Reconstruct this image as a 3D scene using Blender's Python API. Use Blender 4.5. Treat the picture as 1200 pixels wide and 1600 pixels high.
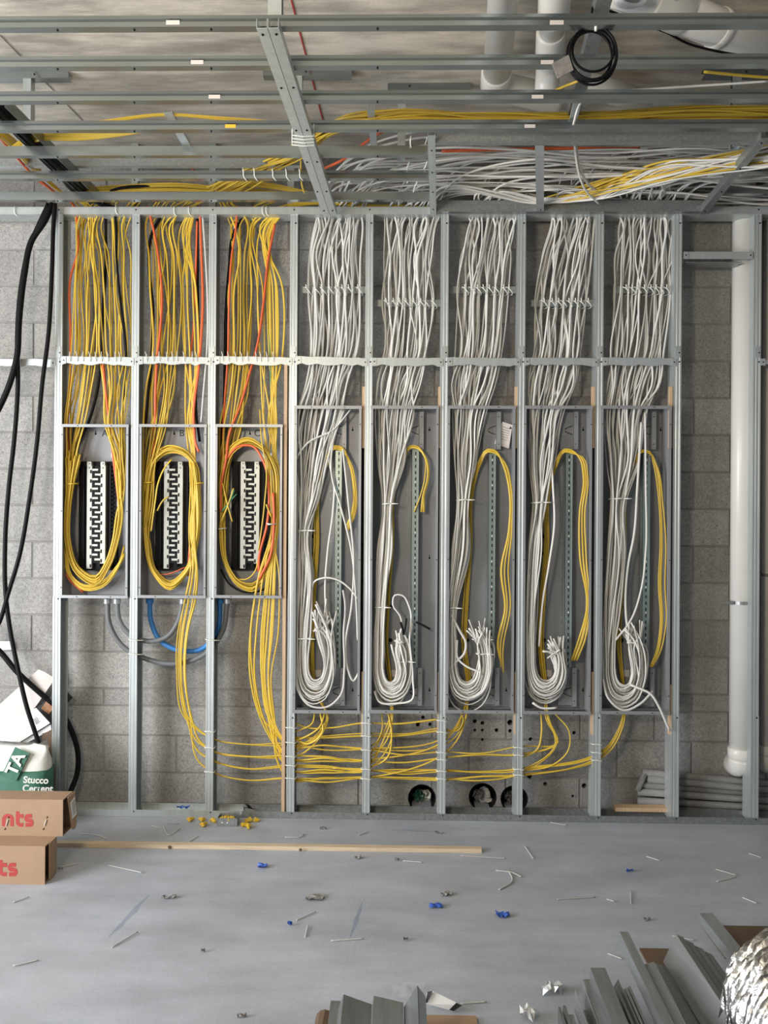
import bpy, bmesh, math, random
import numpy as np
from mathutils import Vector, Matrix

for o in list(bpy.data.objects):
    bpy.data.objects.remove(o, do_unlink=True)
scene = bpy.context.scene
COL = scene.collection
R = random.Random(7)

# ------------------------------------------------------------------ camera
H = 1.627                 # eye height
FPX = 1200.0              # focal length in pixels of the 1200x1600 frame
YAW, ROLL = math.radians(1.0), math.radians(0.37)
_xp = Vector((math.cos(YAW), math.sin(YAW), 0)); _zz = Vector((0, 0, 1))
FW = Vector((-math.sin(YAW), math.cos(YAW), 0))
RT = _xp * math.cos(ROLL) + _zz * math.sin(ROLL)
UP = -_xp * math.sin(ROLL) + _zz * math.cos(ROLL)
CAMLOC = Vector((0, 0, H))
cd = bpy.data.cameras.new('camera'); cam = bpy.data.objects.new('camera', cd); COL.objects.link(cam)
cd.sensor_fit = 'VERTICAL'; cd.sensor_height = 36.0; cd.lens = FPX / 1600 * 36.0
cd.clip_start = 0.05; cd.clip_end = 100
M = Matrix((RT, UP, -FW)).transposed().to_4x4(); M.translation = CAMLOC
cam.matrix_world = M
scene.camera = cam

# ------------------------------------------------------------------ light
w = bpy.data.worlds.new('daylight'); scene.world = w; w.use_nodes = True
bg = w.node_tree.nodes['Background']
bg.inputs[0].default_value = (0.74, 0.86, 1.0, 1); bg.inputs[1].default_value = 0.50

def area(name, loc, target, size, power, col):
    l = bpy.data.lights.new(name, 'AREA'); l.shape = 'RECTANGLE'; l.size, l.size_y = size
    l.energy = power; l.color = col
    o = bpy.data.objects.new(name, l); COL.objects.link(o); o.location = loc
    o.rotation_euler = (Vector(target) - Vector(loc)).to_track_quat('-Z', 'Y').to_euler()
    return o
# daylight from the open side of the building, behind and left of the camera
area('daylight_opening', (-4.6, 1.0, 1.5), (0.4, 4.0, 1.2), (2.4, 2.6), 480, (0.95, 0.97, 1.0))
# warm site lamp hung under the slab behind the camera
area('site_lamp', (-1.3, 0.2, 2.3), (-0.2, 3.8, 3.4), (0.5, 0.5), 85, (1.0, 0.84, 0.62))

vs = scene.view_settings
vs.view_transform = 'Standard'; vs.look = 'None'; vs.gamma = 1.0; vs.use_curve_mapping = False
vs.exposure = -0.62

# ------------------------------------------------------------------ pixel -> place
def ray(px, py):
    return FW * FPX + RT * (px - 600.0) - UP * (py - 800.0)
def P(px, py, Y):
    d = ray(px, py); return CAMLOC + d * (Y / d.y)
def PZ(px, py, z=0.0):
    d = ray(px, py); return CAMLOC + d * ((z - H) / d.z)
YF = 4.06     # front of the stud wall
YW = 4.245    # front of the block wall
ZS = 3.60     # underside of slab
ZC = 3.20     # underside of ceiling framing

# ------------------------------------------------------------------ materials
MATS = {}
def mat(name, col, rough=0.5, metal=0.0, noise=None, vary=0.0, bump=None, spec=None, transmission=0.0, alpha=1.0):
    """noise=(scale, amount, stretch xyz)  vary = per-object brightness spread  bump=(scale, strength)"""
    m = bpy.data.materials.new(name); m.use_nodes = True
    nt = m.node_tree; b = nt.nodes['Principled BSDF']
    b.inputs['Roughness'].default_value = rough; b.inputs['Metallic'].default_value = metal
    if spec is not None: b.inputs['Specular IOR Level'].default_value = spec
    if transmission: b.inputs['Transmission Weight'].default_value = transmission
    if alpha < 1: b.inputs['Alpha'].default_value = alpha
    c = (*col, 1)
    sock = None
    tc = nt.nodes.new('ShaderNodeTexCoord')
    if noise:
        sc, amt, st = noise
        mp = nt.nodes.new('ShaderNodeMapping'); mp.inputs['Scale'].default_value = st
        nt.links.new(tc.outputs['Object'], mp.inputs['Vector'])
        n = nt.nodes.new('ShaderNodeTexNoise'); n.inputs['Scale'].default_value = sc; n.inputs['Detail'].default_value = 6; n.inputs['Roughness'].default_value = 0.65
        nt.links.new(mp.outputs[0], n.inputs['Vector'])
        rp = nt.nodes.new('ShaderNodeValToRGB')
        rp.color_ramp.elements[0].position = 0.3; rp.color_ramp.elements[1].position = 0.7
        rp.color_ramp.elements[0].color = (*[max(0, x * (1 - amt)) for x in col], 1)
        rp.color_ramp.elements[1].color = (*[min(1, x * (1 + amt)) for x in col], 1)
        nt.links.new(n.outputs['Fac'], rp.inputs[0]); sock = rp.outputs[0]
    if vary:
        oi = nt.nodes.new('ShaderNodeObjectInfo')
        mr = nt.nodes.new('ShaderNodeMapRange'); mr.inputs[3].default_value = 1 - vary; mr.inputs[4].default_value = 1 + vary
        nt.links.new(oi.outputs['Random'], mr.inputs[0])
        hv = nt.nodes.new('ShaderNodeHueSaturation')
        if sock: nt.links.new(sock, hv.inputs['Color'])
        else: hv.inputs['Color'].default_value = c
        nt.links.new(mr.outputs[0], hv.inputs['Value']); sock = hv.outputs[0]
    if sock: nt.links.new(sock, b.inputs['Base Color'])
    else: b.inputs['Base Color'].default_value = c
    if bump:
        n2 = nt.nodes.new('ShaderNodeTexNoise'); n2.inputs['Scale'].default_value = bump[0]; n2.inputs['Detail'].default_value = 8
        nt.links.new(tc.outputs['Object'], n2.inputs['Vector'])
        bp = nt.nodes.new('ShaderNodeBump'); bp.inputs['Strength'].default_value = bump[1]; bp.inputs['Distance'].default_value = 0.01
        nt.links.new(n2.outputs['Fac'], bp.inputs['Height']); nt.links.new(bp.outputs[0], b.inputs['Normal'])
    MATS[name] = m
    return m

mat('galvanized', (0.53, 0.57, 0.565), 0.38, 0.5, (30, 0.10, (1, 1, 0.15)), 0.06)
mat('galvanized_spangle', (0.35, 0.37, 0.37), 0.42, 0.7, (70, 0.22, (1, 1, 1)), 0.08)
mat('galvanized_channel', (0.31, 0.345, 0.345), 0.26, 0.85, (14, 0.12, (0.12, 1, 1)), 0.04)
mat('enclosure_grey', (0.29, 0.30, 0.32), 0.42, 0.15, (5, 0.05, (1, 1, 1)))
mat('enclosure_trim', (0.33, 0.34, 0.35), 0.4, 0.3, (5, 0.05, (1, 1, 1)))
mat('galvanized_pile', (0.34, 0.36, 0.37), 0.34, 0.7, (9, 0.22, (3, 0.25, 3)), 0.22)
mat('zinc_rail', (0.36, 0.43, 0.41), 0.38, 0.7, (25, 0.08, (1, 1, 0.2)))
mat('bus_silver', (0.46, 0.47, 0.43), 0.42, 0.25, (20, 0.05, (1, 1, 1)))
mat('black_plastic', (0.007, 0.007, 0.008), 0.5, spec=0.12)
mat('black_hole', (0.006, 0.006, 0.006), 0.9)
mat('cable_offcut', (0.5, 0.5, 0.48), 0.6, 0, None, 0.2)
mat('cable_white', (0.74, 0.73, 0.69), 0.42, 0, None, 0.12)
mat('cable_yellow', (0.68, 0.47, 0.05), 0.40, 0, None, 0.16)
mat('cable_orange', (0.72, 0.13, 0.04), 0.42, 0, None, 0.1)
mat('cable_black', (0.007, 0.007, 0.008), 0.45, spec=0.12)
mat('cable_green', (0.06, 0.22, 0.09), 0.45)
mat('tie_white', (0.82, 0.82, 0.76), 0.5)
mat('tie_dull', (0.55, 0.55, 0.5), 0.5)
mat('pvc_white', (0.74, 0.73, 0.69), 0.32, 0, (3, 0.04, (1, 1, 1)))
mat('conduit_grey', (0.14, 0.148, 0.155), 0.5)
mat('conduit_blue', (0.035, 0.19, 0.50), 0.45)
mat('wood', (0.60, 0.42, 0.26), 0.65, 0, (9, 0.22, (12, 12, 0.7)), 0.06)
mat('wood_lath', (0.62, 0.50, 0.35), 0.65, 0, (9, 0.20, (0.7, 14, 14)))
mat('cardboard', (0.345, 0.23, 0.145), 0.8, 0, (7, 0.07, (1, 1, 1)))
mat('cardboard_dark', (0.13, 0.085, 0.055), 0.85)
mat('print_red', (0.40, 0.045, 0.04), 0.6)
mat('paper', (0.78, 0.79, 0.80), 0.7, 0, (6, 0.03, (1, 1, 1)))
mat('paper_warm', (0.66, 0.61, 0.58), 0.7, 0, (4, 0.06, (1, 1, 1)))
mat('print_black', (0.02, 0.02, 0.022), 0.6)
mat('bag_white', (0.72, 0.72, 0.68), 0.7, 0, (9, 0.06, (1, 1, 1)), 0, (25, 0.25))
mat('bag_green', (0.035, 0.145, 0.095), 0.6, 0, (9, 0.1, (1, 1, 1)), 0, (25, 0.25))
mat('copper_print', (0.42, 0.22, 0.12), 0.35, 0.3, (25, 0.5, (1, 1, 1)))
mat('foil', (0.62, 0.615, 0.59), 0.26, 1.0, (18, 0.10, (1, 1, 1)), 0, (40, 0.5))
mat('blue_tape', (0.03, 0.10, 0.42), 0.5)
mat('scrap_grey', (0.22, 0.21, 0.20), 0.7, 0, (40, 0.4, (1, 1, 1)))
mat('brass_yellow', (0.78, 0.52, 0.05), 0.35, 0.1)
mat('plastic_clear', (0.75, 0.77, 0.78), 0.25, 0, None, 0, None, None, 0.0, 0.10)
mat('blue_chalk', (0.16, 0.26, 0.46), 0.9, 0, (30, 0.3, (1, 1, 1)), alpha=0.22)
mat('marker', (0.05, 0.05, 0.05), 0.8)
mat('mesh_grey', (0.24, 0.24, 0.235), 0.85, 0, (30, 0.25, (0.2, 1, 1)), 0.1, (60, 0.4))

def nodes_of(m): return m.node_tree.nodes, m.node_tree.links
# block: speckled split-face
def block_material():
    m = bpy.data.materials.new('concrete_block'); m.use_nodes = True; N, L = nodes_of(m); b = N['Principled BSDF']
    b.inputs['Roughness'].default_value = 0.9
    ge = N.new('ShaderNodeNewGeometry'); oi = N.new('ShaderNodeObjectInfo')
    def noise(sc, det=5, ro=0.6):
        n = N.new('ShaderNodeTexNoise'); n.inputs['Scale'].default_value = sc; n.inputs['Detail'].default_value = det; n.inputs['Roughness'].default_value = ro
        L.new(ge.outputs['Position'], n.inputs['Vector']); return n
    fine, mid, big = noise(210, 3, 0.7), noise(60, 4), noise(2.2, 5)
    def ramp(src, p0, c0, p1, c1):
        r = N.new('ShaderNodeValToRGB'); r.color_ramp.elements[0].position = p0; r.color_ramp.elements[1].position = p1
        r.color_ramp.elements[0].color = (c0, c0, c0, 1); r.color_ramp.elements[1].color = (c1, c1, c1, 1); L.new(src.outputs['Fac'], r.inputs[0]); return r
    r1 = ramp(fine, 0.36, 0.45, 0.5, 1.0); r2 = ramp(mid, 0.3, 0.82, 0.7, 1.12); r3 = ramp(big, 0.3, 0.80, 0.72, 1.12)
    mr = N.new('ShaderNodeMapRange'); mr.inputs[3].default_value = 0.88; mr.inputs[4].default_value = 1.1; L.new(oi.outputs['Random'], mr.inputs[0])
    prev = None
    for s in (r1.outputs[0], r2.outputs[0], r3.outputs[0], mr.outputs[0]):
        if prev is None: prev = s; continue
        mm = N.new('ShaderNodeMixRGB'); mm.blend_type = 'MULTIPLY'; mm.inputs[0].default_value = 1; L.new(prev, mm.inputs[1]); L.new(s, mm.inputs[2]); prev = mm.outputs[0]
    mm = N.new('ShaderNodeMixRGB'); mm.blend_type = 'MULTIPLY'; mm.inputs[0].default_value = 1; L.new(prev, mm.inputs[1]); mm.inputs[2].default_value = (0.37, 0.36, 0.34, 1)
    L.new(mm.outputs[0], b.inputs['Base Color'])
    bp = N.new('ShaderNodeBump'); bp.inputs['Strength'].default_value = 0.55; bp.inputs['Distance'].default_value = 0.004
    L.new(mid.outputs['Fac'], bp.inputs['Height']); L.new(bp.outputs[0], b.inputs['Normal'])
    MATS['concrete_block'] = m
block_material()
def concrete(name, col, sx, sy, streak, blotch, rough=0.75, bump=0.15, dust=None, tight=0.2):
    m = bpy.data.materials.new(name); m.use_nodes = True; N, L = nodes_of(m); b = N['Principled BSDF']
    b.inputs['Roughness'].default_value = rough
    ge = N.new('ShaderNodeNewGeometry')
    mp = N.new('ShaderNodeMapping'); mp.inputs['Scale'].default_value = (sx, sy, 1); L.new(ge.outputs['Position'], mp.inputs[0])
    def noise(sc, det, v, ro=0.62):
        n = N.new('ShaderNodeTexNoise'); n.inputs['Scale'].default_value = sc; n.inputs['Detail'].default_value = det; n.inputs['Roughness'].default_value = ro
        L.new(v, n.inputs['Vector']); return n
    a = noise(1.0, 9, mp.outputs[0]); c = noise(1.4, 7, ge.outputs['Position']); f = noise(90, 3, ge.outputs['Position'])
    def ramp(src, lo, hi, p0=0.3, p1=0.7):
        r = N.new('ShaderNodeValToRGB'); r.color_ramp.elements[0].position = p0; r.color_ramp.elements[1].position = p1
        r.color_ramp.elements[0].color = (lo, lo, lo, 1); r.color_ramp.elements[1].color = (hi, hi, hi, 1); L.new(src.outputs['Fac'], r.inputs[0]); return r.outputs[0]
    prev = ramp(a, 1 - streak, 1 + streak, 0.5 - tight, 0.5 + tight)
    for s in (ramp(c, 1 - blotch, 1 + blotch), ramp(f, 0.93, 1.05)):
        mm = N.new('ShaderNodeMixRGB'); mm.blend_type = 'MULTIPLY'; mm.inputs[0].default_value = 1; L.new(prev, mm.inputs[1]); L.new(s, mm.inputs[2]); prev = mm.outputs[0]
    mm = N.new('ShaderNodeMixRGB'); mm.blend_type = 'MULTIPLY'; mm.inputs[0].default_value = 1; L.new(prev, mm.inputs[1]); mm.inputs[2].default_value = (*col, 1)
    out = mm.outputs[0]
    if dust:
        n = noise(0.9, 8, ge.outputs['Position'], 0.7); r = ramp(n, 0, 1, 0.52, 0.72)
        mx = N.new('ShaderNodeMixRGB'); L.new(r, mx.inputs[0]); L.new(out, mx.inputs[1]); mx.inputs[2].default_value = (*dust, 1)
        m2 = N.new('ShaderNodeMixRGB'); m2.inputs[0].default_value = 0.45; L.new(out, m2.inputs[1]); L.new(mx.outputs[0], m2.inputs[2]); out = m2.outputs[0]
    L.new(out, b.inputs['Base Color'])
    bp = N.new('ShaderNodeBump'); bp.inputs['Strength'].default_value = bump; bp.inputs['Distance'].default_value = 0.01
    L.new(a.outputs['Fac'], bp.inputs['Height']); L.new(bp.outputs[0], b.inputs['Normal'])
    MATS[name] = m
concrete('slab_concrete', (0.52, 0.48, 0.415), 2.4, 13, 0.34, 0.2, 0.8, 0.25, tight=0.14)
concrete('floor_concrete', (0.41, 0.44, 0.495), 2.2, 8, 0.14, 0.15, 0.55, 0.08, (0.42, 0.40, 0.37))
concrete('wall_concrete', (0.33, 0.325, 0.31), 2, 2, 0.1, 0.12, 0.9)
concrete('mortar', (0.25, 0.24, 0.225), 6, 6, 0.12, 0.1, 0.95)

# ------------------------------------------------------------------ builders
WL = {}      # world location of each object (nothing is rotated)
def link(o, parent=None, loc=(0, 0, 0)):
    COL.objects.link(o); o.location = loc; WL[o.name] = Vector(loc)
    if parent is not None:
        o.parent = parent; o.matrix_parent_inverse = Matrix.Translation(-WL[parent.name])
    return o
def tag(o, label, cat, group=None, kind=None):
    o['label'] = label; o['category'] = cat
    if group: o['group'] = group
    if kind: o['kind'] = kind
    return o
def thing(name, label, cat, loc, group=None):
    o = bpy.data.objects.new(name, None); o.empty_display_size = 0.05
    link(o, None, loc); return tag(o, label, cat, group)
class MB:
    def __init__(s): s.v = []; s.f = []
    def add(s, v, f):
        n = len(s.v); s.v += [tuple(p) for p in v]; s.f += [tuple(i + n for i in q) for q in f]; return s
    def box(s, x0, x1, y0, y1, z0, z1):
        return s.add([(x, y, z) for x in (x0, x1) for y in (y0, y1) for z in (z0, z1)],
                     [(0, 1, 3, 2), (4, 6, 7, 5), (0, 4, 5, 1), (2, 3, 7, 6), (0, 2, 6, 4), (1, 5, 7, 3)])
    def prism(s, poly, fn0, fn1):
        """poly 2D closed; fn maps a 2D point to a 3D point for each end"""
        n = len(poly); v = [fn0(p) for p in poly] + [fn1(p) for p in poly]
        f = [(i, (i + 1) % n, n + (i + 1) % n, n + i) for i in range(n)] + [tuple(range(n))[::-1], tuple(range(n, 2 * n))]
        return s.add(v, f)
    def beam(s, prof, p0, p1, up=(0, 0, 1)):
        """extrude closed profile (side, up) from p0 to p1"""
        p0, p1 = Vector(p0), Vector(p1); d = (p1 - p0).normalized(); u = Vector(up); sd = d.cross(u).normalized(); u = sd.cross(d)
        return s.prism(prof, lambda q: p0 + sd * q[0] + u * q[1], lambda q: p1 + sd * q[0] + u * q[1])
    def bar(s, p0, p1, wd, ht, up=(0, 0, 1)):
        return s.beam([(-wd / 2, -ht / 2), (wd / 2, -ht / 2), (wd / 2, ht / 2), (-wd / 2, ht / 2)], p0, p1, up)
    def cyl(s, p0, p1, r, n=16, r1=None):
        p0, p1 = Vector(p0), Vector(p1); d = (p1 - p0).normalized(); a = Vector((0, 0, 1)) if abs(d.z) < 0.9 else Vector((1, 0, 0))
        sd = d.cross(a).normalized(); u = sd.cross(d); r1 = r if r1 is None else r1
        c = [(math.cos(2 * math.pi * i / n), math.sin(2 * math.pi * i / n)) for i in range(n)]
        v = [p0 + (sd * x + u * y) * r for x, y in c] + [p1 + (sd * x + u * y) * r1 for x, y in c]
        return s.add(v, [(i, (i + 1) % n, n + (i + 1) % n, n + i) for i in range(n)] + [tuple(range(n))[::-1], tuple(range(n, 2 * n))])
    def tube(s, pts, r, n=8, ell=1.0, tw0=0.0, tw=0.0, caps=True):
        v, f = tube_geo(pts, r, n, ell, tw0, tw, caps); return s.add(v, f)
    def build(s, name, m, parent=None, smooth=False, recalc=True):
        me = bpy.data.meshes.new(name)
        a = np.array(s.v, dtype=float); c = (a.min(0) + a.max(0)) / 2
        me.from_pydata((a - c).tolist(), [], s.f)
        if recalc:
            bm = bmesh.new(); bm.from_mesh(me); bmesh.ops.recalc_face_normals(bm, faces=bm.faces); bm.to_mesh(me); bm.free()
        if smooth: me.polygons.foreach_set('use_smooth', [True] * len(me.polygons))
        me.materials.append(MATS[m]); me.update()
        o = bpy.data.objects.new(name, me); return link(o, parent, tuple(c))
def curve(ctrl, step=0.035):
    """smooth curve through 3D points (non-uniform Catmull-Rom), resampled"""
    c = np.array([tuple(p) for p in ctrl], dtype=float)
    d = np.maximum(np.linalg.norm(np.diff(c, axis=0), axis=1), 1e-5); t = np.concatenate([[0], np.cumsum(d)])
    m = np.zeros_like(c); sl = np.diff(c, axis=0) / d[:, None]
    m[0] = sl[0]; m[-1] = sl[-1]
    if len(c) > 2:
        w0 = d[1:, None] / (d[:-1] + d[1:])[:, None]; m[1:-1] = sl[:-1] * w0 + sl[1:] * (1 - w0)
    out = []
    for i in range(len(d)):
        k = max(2, int(math.ceil(d[i] / step))); u = np.linspace(0, 1, k, endpoint=False)[:, None]; h = d[i]
        out.append((2 * u**3 - 3 * u**2 + 1) * c[i] + (u**3 - 2 * u**2 + u) * h * m[i] + (-2 * u**3 + 3 * u**2) * c[i + 1] + (u**3 - u**2) * h * m[i + 1])
    out.append(c[-1:]); return np.concatenate(out)
def tube_geo(pts, r, n=6, ell=1.0, tw0=0.0, tw=0.0, caps=True):
    p = np.asarray(pts, dtype=float); N = len(p)
    t = np.gradient(p, axis=0); t /= np.maximum(np.linalg.norm(t, axis=1), 1e-9)[:, None]
    nn = np.zeros_like(p); a = np.array([0, 1, 0]) if abs(t[0][1]) < 0.9 else np.array([1, 0, 0])
    q = a - t[0] * np.dot(a, t[0]); nn[0] = q / np.linalg.norm(q)
    for i in range(1, N):
        q = nn[i - 1] - t[i] * np.dot(nn[i - 1], t[i]); nn[i] = q / max(np.linalg.norm(q), 1e-9)
    bb = np.cross(t, nn)
    ang = np.linspace(0, 2 * math.pi, n, endpoint=False)
    rr = np.asarray(r, dtype=float) * np.ones(N)
    s = np.concatenate([[0], np.cumsum(np.linalg.norm(np.diff(p, axis=0), axis=1))]); th = tw0 + tw * s
    ca, sa = np.cos(ang), np.sin(ang) * ell
    x = ca[None] * np.cos(th)[:, None] - sa[None] * np.sin(th)[:, None]; y = ca[None] * np.sin(th)[:, None] + sa[None] * np.cos(th)[:, None]
    v = p[:, None, :] + rr[:, None, None] * (x[..., None] * nn[:, None, :] + y[..., None] * bb[:, None, :])
    v = v.reshape(-1, 3).tolist(); f = []
    for i in range(N - 1):
        for j in range(n):
            k = (j + 1) % n; f.append((i * n + j, i * n + k, (i + 1) * n + k, (i + 1) * n + j))
    if caps: f += [tuple(range(n))[::-1], tuple(range((N - 1) * n, N * n))]
    return v, f
def cable(name, ctrl, m, r, label, cat, group, ell=1.0, sides=6, step=0.035, kind=None):
    mb = MB(); mb.tube(curve(ctrl, step), r, sides, ell, R.uniform(0, 3), R.uniform(-1.2, 1.2) if ell != 1 else 0)
    o = mb.build(name, m, None, True, False); tag(o, label, cat, group, kind); return o
def cprof(wd, ht, lip=0.008, t=0.0016, rib=False):
    """C section: web on the left (side = 0), flanges to side = wd, height ht centred"""
    h = ht / 2
    return [(0, -h), (wd, -h), (wd, -h + lip), (wd - t, -h + lip), (wd - t, -h + t), (t, -h + t), (t, h - t), (wd - t, h - t), (wd - t, h - lip), (wd, h - lip), (wd, h)] + ([(wd * q, h - d) for q, d in ((0.80, 0), (0.73, 0.0014), (0.66, 0), (0.36, 0), (0.29, 0.0014), (0.22, 0))] if rib else []) + [(0, h)]
_SCREW = {}
def screw(parent, p, axis='y', m='black_plastic', r=0.0042, name='screw', d=0.003):
    """small pan head; p = place on the surface, sticking out towards the viewer"""
    key = (axis, m, r, d)
    if key not in _SCREW:
        mb = MB(); q = {'y': Vector((0, -d, 0)), 'z': Vector((0, 0, -d))}[axis]; mb.cyl(Vector((0, 0, 0)) - q * 0.3, q, r, 8, r * 0.7)
        me = bpy.data.meshes.new('screw'); me.from_pydata([tuple(v) for v in mb.v], [], mb.f); me.materials.append(MATS[m]); _SCREW[key] = me
    return link(bpy.data.objects.new(name, _SCREW[key]), parent, tuple(p))
def text_mesh(s, size, m, parent, origin, xdir, ydir, name='lettering', depth=0.0006, bold=0.0):
    cu = bpy.data.curves.new('t', 'FONT'); cu.body = s; cu.size = size; cu.extrude = depth; cu.offset = bold
    to = bpy.data.objects.new('t', cu); COL.objects.link(to)
    dg = bpy.context.evaluated_depsgraph_get(); me = to.evaluated_get(dg).to_mesh()
    xd, yd = Vector(xdir).normalized(), Vector(ydir).normalized(); nd = xd.cross(yd); O = Vector(origin)
    mb = MB(); mb.add([O + xd * v.co.x + yd * v.co.y + nd * v.co.z for v in me.vertices], [tuple(p.vertices) for p in me.polygons])
    to.evaluated_get(dg).to_mesh_clear(); bpy.data.objects.remove(to, do_unlink=True); bpy.data.curves.remove(cu)
    return mb.build(name, m, parent)
def ribbon(mb, path, wd, to3, lo, hi):
    """flat stroke of width wd along 2D path; to3(x, y, h)"""
    p = np.array(path, dtype=float); t = np.gradient(p, axis=0); t /= np.linalg.norm(t, axis=1)[:, None]
    nrm = np.stack([-t[:, 1], t[:, 0]], 1) * wd / 2; a = p + nrm; b = p - nrm; n = len(p)
    v = [to3(x, y, h) for h in (lo, hi) for arr in (a, b) for x, y in arr]
    f = []
    for i in range(n - 1):
        f += [(i, i + 1, n + i + 1, n + i), (2 * n + i, 3 * n + i, 3 * n + i + 1, 2 * n + i + 1), (i, 2 * n + i, 2 * n + i + 1, i + 1), (n + i, n + i + 1, 3 * n + i + 1, 3 * n + i)]
    f += [(0, n, 3 * n, 2 * n), (n - 1, 3 * n - 1, 4 * n - 1, 2 * n - 1)]
    mb.add(v, f)

# ================================================================== THE SETTING
def structure(o, label=None):
    o['kind'] = 'structure'
    if label: o['label'] = label
    return o
FX0, FX1, FY0 = -7.0, 3.6, -5.0
structure(MB().box(FX0, FX1, FY0, YW + 0.35, -0.15, 0).build('floor', 'floor_concrete'), 'dusty grey concrete floor slab')
ceil = structure(MB().box(FX0, FX1, FY0, YW + 0.35, ZS, ZS + 0.25).build('ceiling', 'slab_concrete'), 'rough cast concrete slab overhead')
wall = structure(MB().box(FX0, FX1, YW + 0.13, YW + 0.33, 0, ZS).build('wall_back', 'mortar'), 'grey concrete block wall behind the studs')
structure(MB().box(FX1, FX1 + 0.2, 1.5, YW + 0.35, 0, ZS).build('wall_right_added', 'wall_concrete'), 'unseen concrete wall added at the right to darken that side')  # out-of-view wall added to keep the right side darker

structure(MB().box(-2.2, FX1 + 0.2, FY0 - 0.2, FY0, 0, ZS).build('wall_front_added', 'wall_concrete'), 'unseen concrete wall added behind the viewer to cut ambient light')  # unseen wall added behind the camera to cut ambient light and darken metal reflections
# mortar bed and blocks
BL, JT = 0.406, 0.009
zj = [0.0]
for y in (1207, 1149, 1103, 1076): zj.append(P(200, y, YW).z)
while zj[-1] < ZS - 0.05: zj.append(zj[-1] + 0.2035)
zj[-1] = ZS
bed = MB().box(FX0, FX1, YW + 0.0045, YW + 0.13, 0, ZS)
HOLES = [(659, 1247, 21.5), (754, 1245, 21.5), (803, 1248, 21)]
DRILL = [(742, 1127, 3.2), (754, 1130, 3.2), (797, 1129, 4.5), (742, 1141, 2.4), (754, 1141, 2.4), (776, 1141, 3), (797, 1142, 3), (754, 1156, 2.4), (828, 1213, 4.5), (852, 1225, 3.4), (913, 1228, 4), (895, 1244, 2.5), (661, 1121, 3), (653, 1132, 3.5), (672, 1132, 3), (897, 1145, 3), (829, 1155, 3.2)]
cutters = []
def cutter(px, py, r, ln):
    c = P(px, py, YW); rr = r * YW / FPX; mb = MB().cyl((c.x, YW - 0.05, c.z), (c.x, YW + ln, c.z), rr, 28 if r > 10 else 10); return (c, rr, mb)
cutters = [cutter(*h, 0.2) for h in HOLES + [(1160, 1187, 23), (1207.5, 1183, 22)]] + [cutter(*h, 0.06) for h in DRILL]
def cut(mesh_obj, todo):
    cm = MB()
    for c, rr, mb in todo: cm.add(mb.v, mb.f)
    co = cm.build('cutter', 'mortar')
    md = mesh_obj.modifiers.new('b', 'BOOLEAN'); md.operation = 'DIFFERENCE'; md.object = co; md.solver = 'EXACT'
    bpy.context.view_layer.update()
    dg = bpy.context.evaluated_depsgraph_get(); me = bpy.data.meshes.new_from_object(mesh_obj.evaluated_get(dg))
    mesh_obj.modifiers.clear(); mesh_obj.data = me; bpy.data.objects.remove(co, do_unlink=True)
bedo = bed.build('mortar_bed', 'mortar', wall); cut(bedo, cutters)
_bm = {}
def block_mesh(wd, ht):
    k = (round(wd, 3), round(ht, 3))
    if k not in _bm:
        bm = bmesh.new(); bmesh.ops.create_cube(bm, size=1); bmesh.ops.scale(bm, vec=(wd, 0.118, ht), verts=bm.verts)
        es = [e for e in bm.edges if all(v.co.y < 0 for v in e.verts)]
        bmesh.ops.bevel(bm, geom=es, offset=0.003, segments=1, affect='EDGES')
        me = bpy.data.meshes.new('block'); bm.to_mesh(me); bm.free(); me.materials.append(MATS['concrete_block']); _bm[k] = me
    return _bm[k]
rb = random.Random(3)
for i in range(len(zj) - 1):
    z0, z1 = zj[i], zj[i + 1]; ht = z1 - z0 - JT
    x = -2.956 + (BL / 2 if i % 2 else 0) - 0.09
    while x < 2.6:
        dy = rb.uniform(-0.0015, 0.002)
        cx, cz = x + BL / 2, (z0 + z1) / 2
        o = link(bpy.data.objects.new('block', block_mesh(BL - JT, ht)), wall, (cx, YW + 0.059 + dy, cz))
        td = [c for c in cutters if abs(c[0].x - cx) < BL / 2 + c[1] and abs(c[0].z - cz) < ht / 2 + c[1]]
        if td: cut(o, td)
        x += BL
# three sleeves through the wall with rubbish stuffed in
def crumple(mb, c, rad, n, flat, rr):
    """a crushed sheet: jittered disc"""
    rings = 4; v = [Vector(c)]; f = []
    for k in range(1, rings + 1):
        for j in range(n):
            a = 2 * math.pi * j / n; q = rad * k / rings * rr.uniform(0.75, 1.0)
            v.append(Vector((c[0] + q * math.cos(a), c[1] + rr.uniform(-flat, flat), c[2] + q * math.sin(a))))
    for j in range(n): f.append((0, 1 + j, 1 + (j + 1) % n))
    for k in range(rings - 1):
        for j in range(n):
            a, b = 1 + k * n + j, 1 + k * n + (j + 1) % n; f += [(a, a + n, b + n), (a, b + n, b)]
    mb.add(v, f)
hl = ['leftmost round sleeve hole in the block wall, by the sixth stud', 'middle round sleeve hole in the wall, between two studs', 'right round sleeve hole in the wall, half behind a stud']
hs = [('bag_white', 'bag_green'), ('paper', 'mesh_grey'), ('cardboard_dark', 'scrap_grey')]
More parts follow.
